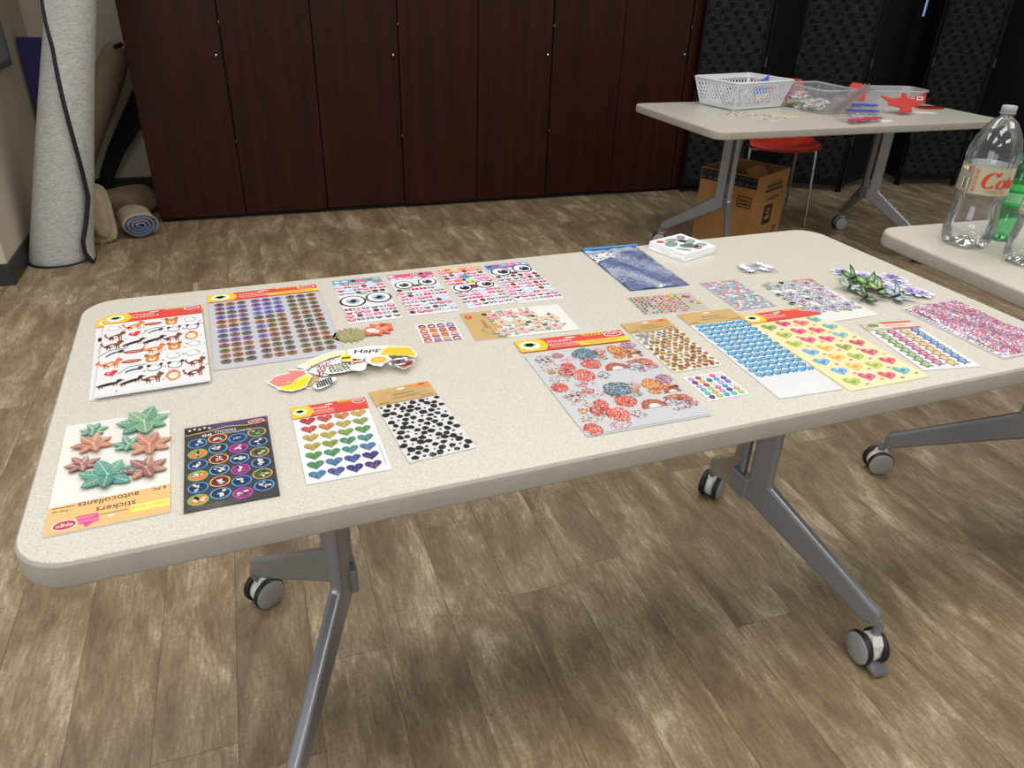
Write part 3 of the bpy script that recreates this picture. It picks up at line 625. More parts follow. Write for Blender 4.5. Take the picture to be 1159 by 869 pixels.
animal_sheet(t, p, .151, .290, 0); p.build('animal_print', MT['pr'], t); tree_header(t, .151, .29, .29/2-.036, .29/2, .0018, ('STICKERS', 'ANIMALS'), tab=False, small=False)

# --- ornate oval stickers in a clear bag
w, h = .193, .300
t, p = sheet('sticker_pack', 'large pack of many tiny ornate oval stickers under yellow and red header', 'sticker sheet', (-.0024, 1.2111), 2.6, w, h, '#cfd0d8', .0012)
R = random.Random(3)
for g in range(3):
    for r in range(13):
        for c in range(3):
            x = -w/2+.018+g*.061+c*.0185; y = h/2-.048-r*.0190; f = (g*3+c)/9; q = r/13
            base = R.choice(['#7a6bc0', '#6a64b8', '#8a78c8', '#8a5a9a']) if (f < .35 and q < .75 and (r % 5) in (1, 3)) or (.3 < f < .6 and q < .3) else R.choice(['#8a6a58', '#a06a42', '#b0703a', '#7d5a62', '#5f6a4a', '#7e7440', '#8f5a3c', '#94602e'])
            p.ell(x, y, .0088, .0086, mixc(base, '#b8b4c8', .5), 1, n=12); p.ell(x, y, .0078, .0072, base, 2, n=10); p.ell(x, y+.0008, .0040, .0030, mixc(base, '#2a1a30', .55), 3, n=8); p.ell(x, y-.0045, .003, .0012, mixc(base, '#5fa0c0', .5), 3, n=8)
            p.ell(x-.003, y-.001, .0012, .001, mixc(base, '#ffe9b0', .6), 3, n=6); p.ell(x+.003, y-.001, .0012, .001, mixc(base, '#ffe9b0', .6), 3, n=6); p.rect(x-.0060, y-.0066, x+.0060, y-.0054, '#4a4450', 2)
p.build('oval_sticker_print', MT['gem'], t); tree_header(t, w, h, h/2-.034, h/2, .0025); sleeve(t, w, h-.036, .0034).location = (0, -.018, 0)

# --- four sheets of faces
FG = 'narrow face-part sticker sheets along the back edge'
def eye(p, x, y, r, iris, L=1, sq=.72, look=(0, 0)):
    p.ell(x, y, r*1.12, r*1.12*sq, '#221e26', L, n=18); p.ell(x, y, r*.95, r*.95*sq, '#f4f3f5', L+1, n=18); p.ell(x+look[0]*r, y+look[1]*r, r*.6, r*.6*sq, iris, L+2, n=16); p.ell(x+look[0]*r, y+look[1]*r, r*.32, r*.32*sq, '#17151c', L+3, n=12); p.ell(x-r*.2+look[0]*r, y+r*.25*sq+look[1]*r, r*.12, r*.1, '#ffffff', L+4, n=8)
def smalls(p, R, x, y, s):
    k = R.randrange(7); pk = R.choice(['#e4568a', '#d93a62', '#ee7fa6', '#c22f50'])
    if k == 0: p.ell(x, y, s, s*.72, pk, 1); p.ell(x, y+s*.1, s*.7, s*.2, '#f9e6ec', 2)
    elif k == 1: eye(p, x-s*.5, y, s*.5, '#6a4a3a', 1, 1.1); eye(p, x+s*.5, y, s*.5, '#6a4a3a', 1, 1.1)
    elif k == 2: p.poly([(x-s, y+s*.3), (x-s*.5, y-s*.5), (x, y-s*.65), (x+s*.5, y-s*.5), (x+s, y+s*.3), (x, y)], R.choice(['#211d24', '#3a2a30', pk]), 1)
    elif k == 3: p.ell(x-s*.5, y, s*.46, s*.6, pk, 1); p.ell(x+s*.5, y, s*.46, s*.6, pk, 1)
    elif k == 4: p.ell(x, y, s*.8, s*.72, '#7a4a44', 1); p.ell(x, y+s*.1, s*.4, s*.28, '#2a1a1c', 2)
    elif k == 5: p.ell(x, y, s, s*.55, '#8fb4de', 1); p.ell(x, y, s*.7, s*.26, '#e8f0fa', 2)
    else: p.ell(x-s*.5, y, s*.42, s*.5, '#1f1c22', 1); p.ell(x+s*.5, y, s*.42, s*.5, '#1f1c22', 1); p.ell(x-s*.5, y+s*.1, s*.16, s*.18, '#ffffff', 2); p.ell(x+s*.5, y+s*.1, s*.16, s*.18, '#ffffff', 2)
specs = [((.1679, 1.2745), 1.3, .093, .205, '#58a0a0', 'sheet of cartoon face stickers with teal top band and big grey blue eyes', 0),
         ((.2738, 1.2792), 1.3, .091, .204, '#d9688a', 'sheet of cartoon face stickers with pink top band', 1),
         ((.3782, 1.2873), 3.1, .091, .206, '#f2b45a', 'sheet of cartoon face stickers with orange yellow top band', 2),
         ((.4787, 1.2851), 1.4, .093, .205, '#5b86c8', 'sheet of cartoon face stickers with blue top band', 3)]
for c, a, w, h, band, lab, kind in specs:
    t, p = sheet('sticker_sheet', lab, 'sticker sheet', c, a, w, h, '#eeeef3', .0006, FG)
    R = random.Random(20+kind)
    # wavy band at the top
    P = [(-w/2, h/2), (-w/2, h*.36)]+[(-w/2+w*i/10, h*(.37+.02*sin(i*2.1+kind))) for i in range(1, 10)]+[(w/2, h*.36), (w/2, h/2)]
    p.poly(P, band, 0)
    big = {0: (-.02, .0215), 1: (.22, .0165), 2: (-.02, .0165), 3: (.30, .0185)}[kind]
    ey = h*big[0]; er = big[1]; ir = {0: '#8fa6bc', 1: '#5a5a5a', 2: '#2a2226', 3: '#222a3a'}[kind]
    for sx in (-1, 1): eye(p, sx*w*.26, ey+(.004 if sx > 0 else -.002), er, ir, 3, 1.05, (0, -.05) if kind < 2 else (.2, -.1))
    if kind == 0:
        p.ell(0, h*.12, w*.08, .005, '#7fae8f', 2); p.rect(-w*.42, h*.145, -w*.16, h*.155, '#26222a', 2); p.rect(w*.10, h*.165, w*.34, h*.175, '#26222a', 2)
    if kind == 1: p.ell(0, h*.24, w*.11, .011, '#b7c9a0', 2); p.ell(0, h*.24, w*.06, .006, '#e8ecd8', 3); p.ell(0, h*.17, w*.10, .004, '#3a2a2c', 3)
    if kind == 2: p.ell(0, h*.10, w*.10, .007, '#b8d23a', 2); p.ell(-w*.02, -h*.02, w*.12, .009, '#7a2a30', 2); p.ell(0, h*.24, w*.10, .011, '#4a90c0', 2); p.ell(-w*.2, h*.16, w*.09, .007, '#e87a3a', 2)
    if kind == 3: p.ell(0, h*.23, w*.09, .006, '#5a2a38', 2); p.ell(0, h*.42, w*.07, .004, '#e0507a', 2)
    for r in range(13):
        for cc in range(6):
            x = -w*.42+w*.168*cc+R.uniform(-.001, .001); y = h*.455-h*.0735*r
            if any(abs(x-sx*w*.26) < er*1.25 and abs(y-ey) < er*1.15 for sx in (-1, 1)) or (abs(x) < w*.12 and abs(y-ey) < .012): continue
            k0 = len(p.v); smalls(p, R, x, y, .0074); p.v[k0:] = [(u, y+(v-y)*1.25, zz) for u, v, zz in p.v[k0:]]
    p.build('face_print', MT['pr'], t)

# --- small square of doll faces
w, h = .069, .073
t, p = sheet('sticker_sheet', 'small white square sheet with four rows of round doll faces', 'sticker sheet', (.2635, 1.0999), -2.3, w, h, '#f3f2f6', .0006)
R = random.Random(8)
for r in range(4):
    for c in range(4):
        x = -w/2+w*(c+.62)/4.25; y = h/2-h*(r+.55)/4.1; q = .0068
        p.ell(x, y, q, q, R.choice(['#3a2f52', '#28243c', '#c23a5a', '#a05a3a', '#4a90d0', '#d08a4a', '#4a3a6a']), 1); p.ell(x, y-q*.3, q*.68, q*.55, R.choice(['#e6b8a0', '#c98a6a', '#eec6b2']), 2)
        p.poly([(x-q*.9, y-q*.7), (x+q*.9, y-q*.7), (x+q*1.1, y-q*1.35), (x-q*1.1, y-q*1.35)], R.choice(['#d0305a', '#7a3a9a', '#3a7ad0', '#e08a2a', '#c02a3a']), 1); p.ell(x-q*.25, y-q*.3, q*.1, q*.1, INK, 3); p.ell(x+q*.25, y-q*.3, q*.1, q*.1, INK, 3)
p.build('doll_face_print', MT['pr'], t)

# --- rose packet, lying sideways, kraft header on the left
w, h = .186, .112
t, p = sheet('sticker_pack', 'white card of pastel flower stickers with kraft end on its left', 'sticker sheet', (.4076, 1.1045), -1.4, w, h, '#efefe9', .0012)
p.rect(-w/2, -h/2, -w*.19, h/2, '#bd9d66', 0); p.ell(-w*.44, h*.33, .0065, .0085, '#c8382f', 1); p.text('6 PC', -w*.44, h*.33, .004, '#f4e8e0', 2, pi/2)
p.text('stickers', -w*.335, .004, .008, '#3a2c18', 1, pi/2, wid=.034); p.text('Crafters', -w*.375, -h*.22, .008, '#7fa03a', 1, pi/2, wid=.03); p.rect(-w*.30, -h*.34, -w*.295, -h*.05, '#5a4528', 1)
p.build('kraft_print', MT['pr'], t)
R = random.Random(4)
def flower(name, t, x, y, s, petal, leaf, z, layers=2, n=6):
    q = PR(z)
    for k in range(4): a = R.uniform(0, 6.28); q.ell(x+s*1.0*cos(a), y+s*.9*sin(a), s*.55, s*.24, leaf, 0, a)
    for l in range(layers):
        for k in range(n):
            a = 2*pi*k/n+l*.5; rr = s*(.62-.26*l); q.ell(x+rr*cos(a), y+rr*sin(a), s*(.44-.1*l), s*(.32-.06*l), mixc(petal, '#f0eeea', .5+.1*l), 1+2*l+(k % 2), a); q.ell(x+rr*cos(a), y+rr*sin(a), s*(.30-.1*l), s*(.14-.03*l), mixc(petal, '#8a3030', .25), 2+2*l+(k % 2), a, n=8)
    q.ell(x, y, s*.18, s*.16, mixc(petal, '#5a2020', .5), 8)
    return q.build(name, MT['pr'], t)
for r in range(3):
    for c in range(4):
        if c == 3 and r == 0: continue
        flower('flower_sticker', t, -w*.20+c*w*.165+(.006 if r == 1 else 0), h*.29-r*h*.29+R.uniform(-.003, .003), .0150, R.choice(['#d8908a', '#dcaaa0', '#dcb890', '#c8aca8']), R.choice(['#8aa888', '#93b298', '#7a9c86']), .0022)

# --- pair of small cut-out leaves
def cut(name, pts, z, th, col, mat='pr', parent=None): return MB().prism(pts, z, z+th, 0, col).build(name, MT[mat], parent)
t = thing('leaf_sticker', 'olive green leaf cut-out lying below the teal topped face sheet', 'sticker', (.1185, 1.126, TH+.0003), rad(6))
def leafpts(L, W, lob=7, j=.16):
    P = []
    for i in range(40):
        u = i/39; s = W*sin(pi*u)**.8*(1+j*sin(u*pi*2*lob)); P.append((-L/2+L*u, s))
    for i in range(1, 39):
        u = 1-i/39; s = W*sin(pi*u)**.8*(1+j*sin(u*pi*2*lob+1)); P.append((-L/2+L*u, -s))
    return P[::-1]
cut('leaf_body', leafpts(.066, .026), 0, .0012, '#8f8c5e', parent=t); p = PR(.0013); p.line([(-.030, -.004), (0, 0), (.030, .004)], .0016, '#c8c39a', 1)
for k in range(6):
    for s in (1, -1): p.line([(-.024+k*.009, 0), (-.017+k*.009, s*.015)], .0010, '#bdb88c', 1)
for k in range(60):
    x = random.Random(k).uniform(-.026, .026); y = random.Random(k+99).uniform(-.019, .019)*(1-abs(x)/.05); p.ell(x, y, .0012, .001, '#b6b184', 1, n=6)
p.build('leaf_veins', MT['pr'], t)
t = thing('leaf_sticker', 'orange and red flower cut-out touching the olive leaf', 'sticker', (.168, 1.134, TH+.0022), rad(35))
cut('leaf_body', leafpts(.058, .020, 4, .25), 0, .0012, '#d8694a', parent=t); p = PR(.0013); p.ell(.006, 0, .011, .010, '#f0927a', 1); p.ell(-.012, .002, .008, .012, '#f2ece4', 1, .4); p.ell(.014, .004, .008, .005, '#a8503c', 2); p.line([(-.024, -.006), (.022, .006)], .001, '#7a3a2a', 3); p.build('leaf_veins', MT['pr'], t)

# --- raised leaves card (header nearest the viewer, printed the other way up)
w, h = .124, .229
t, p = sheet('sticker_pack', 'white card with eight raised green and orange leaf stickers, at the near left table corner', 'sticker sheet', (-.2033, .8364), 3.2, w, h, '#f2f0ea', .0016)
# shape the card: slightly narrower header in the photo is perspective only
hy = -h/2+.052
k = PR(.0018); k.poly([(-w/2, -h/2), (w/2, -h/2), (w/2, hy+.002), (-w/2, hy-.002)], '#dcb172', 0)
k.text('autocollants', -.002, hy-.007, .0098, '#3f2f24', 2, pi, wid=.062); k.text('stickers', .006, hy-.0225, .0098, '#3f2f24', 2, pi, wid=.040)
k.text('6 PC', .050, hy-.0035, .006, '#3f2f24', 2, pi, wid=.015); k.rect(.022, hy-.0395, w/2-.001, hy-.0265, '#efe26a', 1)
k.text("Crafter's Square", .041, hy-.032, .007, '#8a9a30', 2, pi, wid=.036, shear=.25)
k.text('* Pop-up', -.048, hy-.012, .005, '#4a3a2c', 2, pi, wid=.020); k.rect(-.058, hy-.006, -.036, hy-.0048, '#4a3a2c', 2)
k.rect(-.016, hy-.0325, .018, hy-.0317, '#3f2f24', 2); k.poly([(-.002, hy-.036), (.006, hy-.036), (.002, hy-.042)], '#e9e4dc', 3)
k.ell(-w/2+.019, -h/2+.013, .0125, .0088, '#f4e9e4', 1, n=28); k.ell(-w/2+.019, -h/2+.013, .0112, .0076, '#b8283a', 2, n=28); k.text('epgo', -w/2+.019, -h/2+.013, .0058, '#f6eeea', 3, pi, wid=.0165)
for q in range(5): k.rect(-.033+q*.0008, -h/2+.022-q*.0032, -.011+q*.0004, -h/2+.0244-q*.0032, ['#e0449a', '#e66aae', '#d8368c', '#e66aae', '#e0449a'][q], 2)
k.poly([(-.026, -h/2+.012), (-.014, -h/2+.010), (-.022, -h/2+.002)], '#d8368c', 3)
k.build('kraft_header', MT['pr'], t)
def lobe_leaf(name, parent, x, y, s, n, cols, span, a0, z=.0018, pointy=.35, seed=0):
    """raised paper leaf: lobes rise from the card and carry pale cut veins"""
    R = random.Random(seed); mb = MB()
    for k in range(n):
        a = a0+(k/(n-1)-.5)*span if span < 6 else a0+2*pi*k/n; L = s*(1-.25*abs(k/(n-1)-.5)*(span < 6)*1.2)*R.uniform(.9, 1.08); W = L*pointy; c0 = R.choice(cols); m = Matrix.Translation((x, y, z+.0008+.0010*(k % 3))) @ Matrix.Rotation(a, 4, 'Z') @ Matrix.Rotation(-rad(3+2*(k % 2)), 4, 'Y')
        top = []; N = 10
        for i in range(N+1): u = i/N; top.append((L*u, W*(sin(pi*u**.8))**.9*(1+.08*sin(9*u))))
        P = top+[(u, -v) for u, v in reversed(top[1:-1])]; P = P[::-1]
        mb.prism(P, 0, .0012, 0, c0, m, side=mixc(c0, '#203020', .35)); P2 = [(L*.52+(u-L*.52)*.84, v*.80) for u, v in P]
        n0 = len(mb.v); mb.add([(u, v, .00135) for u, v in P2], [list(range(len(P2)))], 0, mixc(c0, '#1f3a3a', .22), m)
        vein = mixc(c0, '#ffffff', .55)
        def seg(x0, y0, x1, y1, wd, zz=.0015):
            d = math.hypot(x1-x0, y1-y0); nx, ny = -(y1-y0)/d*wd/2, (x1-x0)/d*wd/2
            mb.add([(x0+nx, y0+ny, zz), (x0-nx, y0-ny, zz), (x1-nx, y1-ny, zz), (x1+nx, y1+ny, zz)], [(0, 1, 2, 3)], 0, vein, m)
        seg(0, 0, L*.9, 0, .0009)
        for i in range(1, 6):
            u = .12+.13*i; vv = W*sin(pi*min(.99, u+.1)**.8)*.72
            seg(L*u, 0, L*(u+.11), vv, .0005); seg(L*u, 0, L*(u+.11), -vv, .0005)
    mb.lathe([(.0022, 0), (.0016, .0012), (0, .0016)], 8, 0, Matrix.Translation((x, y, z+.0040)), col=mixc(cols[0], '#ffffff', .4))
    return mb.build(name, MT['pr'], parent)
GR = ['#6fa883', '#5f9a7c', '#86b284']; GB = ['#5c9f8a', '#4c8f7e', '#6aa585']; OR = ['#cf8260', '#c06a50', '#d09070']; RD = ['#a8665a', '#985650', '#b88068']
def leafat(px, py):  # fractions across / down the card
    return (-w/2+w*px, h/2-h*py)
for nm, (fx, fy), s, n, cols, span, a0, po, lab in [
    ('leaf_sticker', (.80, .115), .040, 7, GR, 7, .35, .30, 'large light green seven-lobed leaf'), ('leaf_sticker', (.27, .115), .019, 7, GR, 7, .2, .32, 'small grey green star leaf at the top'),
    ('leaf_sticker', (.29, .265), .027, 7, OR, 7, .5, .30, 'orange leaf below the small green one'), ('leaf_sticker', (.62, .335), .021, 7, GR, 7, .1, .30, 'small green leaf in the middle'),
    ('leaf_sticker', (.86, .37), .029, 7, OR, 7, .3, .30, 'orange pointed leaf at the right'), ('leaf_sticker', (.22, .455), .021, 7, RD, 7, .4, .28, 'dull red leaf at the left'),
    ('leaf_sticker', (.46, .60), .038, 7, GB, 7, .15, .30, 'large blue green leaf'), ('leaf_sticker', (.84, .60), .027, 7, RD, 7, .5, .32, 'dark red and tan leaf')]:
    x, y = leafat(fx-.05*(fx > .7), fy); o = lobe_leaf(nm, t, x, y, s*(.86 if s > .035 else .92), n, cols, span, a0, pointy=po*(1.0 if s > .035 else .86), seed=int(fx*100)); o['label'] = lab

# --- black sheet of round stickers
w, h = .103, .182
t, p = sheet('sticker_pack', 'black sheet of oval picture stickers headed 88 in a clear sleeve', 'sticker sheet', (-.0728, .811), 1.8, w, h, '#232021', .0012)
p.poly([(-w/2+.001, h/2-.001), (-w/2+.001, h/2-.016), (-w*.1, h/2-.021), (w*.2, h/2-.012), (w/2-.001, h/2-.010), (w/2-.001, h/2-.001)], '#4a3f66', 0)
p.line([(-w/2+.001, h/2-.020), (-w*.22, h/2-.017), (0, h/2-.011), (w*.25, h/2-.016), (w/2-.001, h/2-.012)], .0013, '#d9c04a', 1); p.poly([(-w/2+.001, h/2-.004), (-w/2+.001, h/2-.017), (-w*.24, h/2-.016), (-w*.2, h/2-.006)], '#141214', 1)
for q in range(5): p.ell(-w*.44+q*.006, h/2-.009+.002*(q % 2), .0018, .0022, '#e2d28a', 2)
p.text('88', -w*.24, h/2-.026, .0058, '#f2f2f2', 2, wid=.012); p.text('STICKERS', -w*.02, h/2-.0215, .0042, '#f2f2f2', 2, wid=.026); p.text('AUTOCOLLANTS', w*.08, h/2-.0275, .0042, '#f2f2f2', 2, wid=.042)
p.ell(w*.36, h/2-.0105, .0105, .0055, '#e9dcd8', 3, n=22); p.ell(w*.36, h/2-.0105, .0092, .0044, '#b8232c', 4, n=22); p.text('epgo', w*.36, h/2-.0105, .0036, '#f4e8e4', 5, wid=.012)
p.rect(-w*.45, -h/2+.006, w*.1, -h/2+.0065, '#8a8688', 1); p.rect(-w*.45, -h/2+.009, w*.3, -h/2+.0093, '#6a6668', 1)
p.build('header_print', MT['pr'], t)
R = random.Random(2)
rims = [['#4f9ad8', '#6abf5a'], ['#f0b45a', '#6ab0e0'], ['#4f9fe0', '#b04fa0'], ['#e0a070', '#58a6dc']]
cores = [['#20304e', '#e0763a'], ['#6a1f22', '#1a2840'], ['#18305a', '#8a2f7a'], ['#3a5a34', '#182a4a']]
for c in range(4):
    for r in range(6):
        x = -w/2+.0155+c*.0240; y = h/2-.0425-r*.0240-.001*c+(.0 if c % 2 == 0 else .006)+(.002 if c == 3 else 0)
        ka = (r+(1 if c == 9 else 0)) % 2; rm, co = rims[c][ka], cores[c][ka]; q = PR(.0016)
        q.ell(x, y, .0116, .0108, rm, 0, n=26); q.ell(x, y, .0100, .0093, co, 1, n=24)
        if c == 0 and ka: q.poly([(x-.009, y+.001), (x-.004, y+.0075), (x+.004, y+.0075), (x, y+.002)], '#5fa84a', 2)
        for m in range(8):
            a = R.uniform(0, 6.28); d_ = R.uniform(0, .0060); q.poly(blobp(R, x+d_*cos(a), y+d_*sin(a), R.uniform(.0014, .004), R.uniform(.0009, .0024), 7, .3, a), R.choice(['#f0ece6', '#e8c8b0', '#8fc0e8', '#d8d4d8', '#15141a'] if c != 3 or ka else ['#7fa860', '#c8c8a0', '#2a3a20']), 2+(m % 3))
        q.build('round_sticker', MT['gem'], t)
sleeve(t, w, h, .003, pad=.005)

# --- rainbow hearts
w, h = .102, .180
t, p = sheet('sticker_sheet', 'white sheet of 28 rainbow ordered glitter hearts under red and yellow header', 'sticker sheet', (.0608, .8244), 1.5, w, h, '#f2f1f5', .0012)
p.rect(w/2-.005, -h/2+.010, w/2-.0042, -h/2+.055, '#8a8a92', 1); p.rect(-w/2+.003, h/2-.0315, w/2-.003, h/2-.031, '#d8d6da', 1); p.build('fine_print', MT['pr'], t)
tree_header(t, w, h, h/2-.030, h/2, .0024, tab=False)
hc = ['#a83038', '#b84a38', '#c07c3a', '#bc9a46', '#a89c48', '#7c9642', '#558a48', '#46845a', '#488682', '#46749a', '#44508c', '#3c3670', '#402a5e', '#563070']
R = random.Random(6)
for r in range(7):
    for c in range(4):
        x = -w/2+.0185+c*.0225-.0006*r; y = h/2-.0405-r*.0208; k = min(13, int(r*1.55+c*1.25)); q = PR(.0016); col = hc[k]
        q.poly(heart(x, y, .0112, 0, 22, .98), mixc(col, '#241a20', .25), 0); q.poly(heart(x, y+.0002, .0104, 0, 22, .98), col, 1)
        for m in range(14):
            u = -.007+.014*m/13; top = y+.0035-abs(abs(u)-.004)*.6; bot = y-.0078+abs(u)*1.05
            if top-bot < .002: continue
            a_, b_ = sorted((R.uniform(bot, top), R.uniform(bot, top))); q.line([(x+u, a_), (x+u+.0012, b_)], .0006, mixc(col, R.choice(['#e8e0c8', '#1a1420', '#1a1420', '#d8c890']), .5), 2)
        q.build('heart_sticker', MT['gem'], t)

# --- kraft topped packs: pebble blobs, gold foil
w, h = .089, .186
t, p = sheet('sticker_pack', 'kraft topped pack of glossy black pebble shaped stickers', 'sticker sheet', (.1713, .8394), 6.0, w, h, '#ecebea', .0014)
R = random.Random(14); y1 = h/2-.042; pts = []
for r in range(14):
    for c in range(8):
        x = -w*.44+w*.126*c+(.005 if r % 2 else 0)+R.uniform(-.0014, .0014); y = y1-.006-r*.0101+R.uniform(-.0012, .0012)
        if x > w*.46: continue
        big = (r+c*2) % 3 != 0
        s = R.uniform(.0042, .0053) if big else R.uniform(.0016, .0026)
        p.poly(blobp(R, x, y, s*1.05, s*1.05, 8, .22, R.uniform(-.6, .9)), R.choice(['#1d1d1f', '#242426', '#2b2b2c']), 1)
p.build('pebble_print', MT['foil'], t); kraft_header(t, w, h/2-.042, h/2, .0026); sleeve(t, w, h, .0030, pad=.001)
w, h = .090, .182
t, p = sheet('sticker_pack', 'kraft topped pack of small gold foil leaf and dot stickers', 'sticker sheet', (.6206, .954), .4, w, h, '#f0efec', .0014)
R = random.Random(15); y1 = h/2-.040
for r in range(15):
    for c in range(8):
        x = -w*.44+w*.126*c+(.005 if r % 2 else 0)+R.uniform(-.0015, .0015); y = y1-.006-r*.0092+R.uniform(-.0012, .0012)
        if x > w*.46: continue
        q = (r/15+c/16); gold = R.choice(['#c9982f', '#b8862c', '#d4a63a', '#a87428']) if q > .30 else R.choice(['#a9a9ae', '#bcbcc0', '#8f8f98', '#c9b98a'])  # ceiling reflection on the foil painted in: silver greys towards the upper left
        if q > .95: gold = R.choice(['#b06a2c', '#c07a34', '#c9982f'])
        s = R.uniform(.0042, .0062)
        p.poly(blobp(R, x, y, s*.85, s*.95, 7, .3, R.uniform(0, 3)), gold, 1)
        if R.random() < .6: p.ell(x+.0045, y+.003, .0009, .0009, '#3a2a1c', 1, n=6)
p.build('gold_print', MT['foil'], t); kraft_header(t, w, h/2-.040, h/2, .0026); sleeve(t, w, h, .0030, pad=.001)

# --- big glitter sheet
w, h = .192, .241
t, p = sheet('sticker_pack', 'large clear pack of red, pink and teal glitter flower and rainbow stickers', 'sticker sheet', (.4685, .8552), .4, w, h, '#d2d5d9', .0012)
R = random.Random(31)
def glit(x, y, rx, ry, cols, n, a=0, base=None):
    rx, ry, n = rx*1.18, ry*1.45, int(n*1.5)
    x = max(-w/2+rx, min(w/2-rx, x))
    if base: base = mixc(base, '#e8c8c0', .25)
    if base:
        p.poly(blobp(R, x, y, rx*1.02, ry*1.02, 18, .10, a), mixc(base, '#4a2a30', .2), 0); p.poly(blobp(R, x, y, rx*.9, ry*.9, 14, .12, a), base, 1)
        cols = list(cols)+['#f2e8e4', mixc(base, '#20181c', .55), mixc(base, '#ffffff', .5)]; n = int(n*1.4)
    for _ in range(n):
        rr = math.sqrt(R.random()); t_ = R.uniform(0, 6.28); ex, ey = rx*rr*cos(t_), ry*rr*sin(t_); s = R.uniform(.0009, .0016)
        px_, py_ = x+ex*cos(a)-ey*sin(a), y+ex*sin(a)+ey*cos(a); p.poly([(px_-s, py_), (px_, py_-s), (px_+s, py_), (px_, py_+s)], R.choice(cols), 2+R.randrange(3))
REDS = ['#cc3c34', '#e0604a', '#b8302e', '#e88a6a', '#f0c0a8', '#d8483e']; TEAL = ['#2f6f86', '#3f8a9a', '#27566e', '#c85a50', '#7fb0b8']; MIX = ['#d04a40', '#e8b84a', '#3f7a4a', '#4a3a5a', '#e8889a', '#f4efe8', '#c86a3a']
PUR = ['#8a6a9a', '#b08ab0', '#c85a6a', '#5a6a8a', '#d8a8b8']; ORN = ['#d87a34', '#e89a4a', '#b85a2a', '#7a6a34', '#f0c07a']
def rainbow(x, y, r):
    for q, (r0, c) in enumerate(((1, '#c8402f'), (.8, '#6a9a6a'), (.66, '#c8502f'), (.48, '#dfe0e3'))):
        p.poly([(x+r*r0*cos(pi*i/14), y+r*r0*1.15*sin(pi*i/14)) for i in range(15)]+([] if r0 > .9 else []), c, 1+q)
    for k in range(46):
        a = pi*k/46; rr = r*R.uniform(.62, .98); s = .001; px_, py_ = x+rr*cos(a), y+rr*1.15*sin(a); p.poly([(px_-s, py_), (px_, py_-s), (px_+s, py_), (px_, py_+s)], R.choice(REDS+['#5a9a6a', '#2f4a3a']), 5)
def px(fx, fy): return (-w/2+w*fx, h/2-h*fy)
for rep in range(2):
    oy = .49*rep
    X = lambda fx, fy: px(fx, min(.96, fy*1.18+.015+oy))
    glit(*X(.14, .06), .014, .011, MIX, 60); p.ell(*X(.12, .055), .003, .002, '#5a2028', 5); p.ell(*X(.17, .055), .003, .002, '#5a2028', 5)
    glit(*X(.27, .03), .008, .006, REDS+TEAL, 26, base='#c87a80'); glit(*X(.33, .085), .012, .005, ['#e0607a', '#f0a0b0', '#e8e0e4'], 24, .2)
    glit(*X(.50, .055), .019, .014, TEAL, 90, .1, '#3a7288'); glit(*X(.65, .045), .008, .007, ['#b88a7a', '#c8604a', '#8a9a8a'], 24, 0, '#c4a090'); glit(*X(.62, .10), .006, .004, ORN, 16, 0, '#d88a3a')
    glit(*X(.80, .06), .014, .013, ORN, 60, .5, '#d07a30'); glit(*X(.93, .10), .008, .005, ORN, 20, 0, '#d88a4a'); glit(*X(.95, .02), .011, .009, PUR, 44, 0, '#a87a98')
    p.ell(*X(.96, .115), .005, .004, '#1f4f6a', 2); glit(*X(.14, .155), .014, .012, MIX, 44); glit(*X(.28, .17), .009, .009, REDS, 34, 0, '#d04a40'); glit(*X(.11, .205), .006, .005, ['#d8a83a', '#5a4a2a'], 14, 0, '#d8b04a')
    glit(*X(.22, .225), .010, .009, REDS, 34, 0, '#a83a34'); glit(*X(.48, .175), .014, .011, REDS, 62, 0, '#d05040'); glit(*X(.46, .11), .010, .004, MIX, 18); glit(*X(.60, .135), .009, .003, ['#7ab0a8', '#5a8a8a', '#c8d8d4'], 16, 0, '#9abcb8')
    rainbow(*X(.655, .275), .020); glit(*X(.77, .13), .009, .006, ORN, 18, 0, '#d87a3a'); rainbow(*X(.90, .165), .014); glit(*X(.86, .205), .015, .004, ORN, 30, .12, '#c86a44'); glit(*X(.84, .275), .017, .013, PUR+['#8a3a4a'], 76)
    glit(*X(.34, .28), .015, .013, REDS+['#f0f0f0'], 66, .4, '#d8584a'); glit(*X(.14, .28), .016, .009, ['#d8a85a', '#5a8a5a', '#c85a4a', '#f0e8d8'], 44); glit(*X(.08, .37), .011, .010, REDS, 34, .3, '#c8483e'); glit(*X(.30, .37), .014, .007, PUR+REDS, 36, .1)
    glit(*X(.49, .31), .009, .008, ['#4a7a7a', '#c8604a', '#e8d8c8', '#3a4a3a'], 30); glit(*X(.94, .235), .008, .007, REDS, 26, 0, '#cf6a50'); p.ell(*X(.88, .235), .003, .003, '#b82a48', 2); glit(*X(.97, .285), .008, .006, ['#d86a6a', '#7a3a5a', '#e8a0a0'], 24, 0, '#d08080')
for k in range(120): xx, yy = R.uniform(-.47, .47)*w, R.uniform(-.47, .47)*h; p.ell(xx, yy, .0008, .0007, R.choice(MIX), 0, n=5)
p.line([(-w/2+.002, -h/2+.003), (w/2-.002, -h/2+.003)], .0006, '#5a5a60', 1)
p.build('glitter_print', MT['gem'], t); sleeve(t, w, h, .0030, pad=.003)
hd = tree_header(t, .192, .1, -.021, .021, .0016); hd.location = (.0003, .1514, 0); hd.rotation_euler = (0, 0, rad(-2))

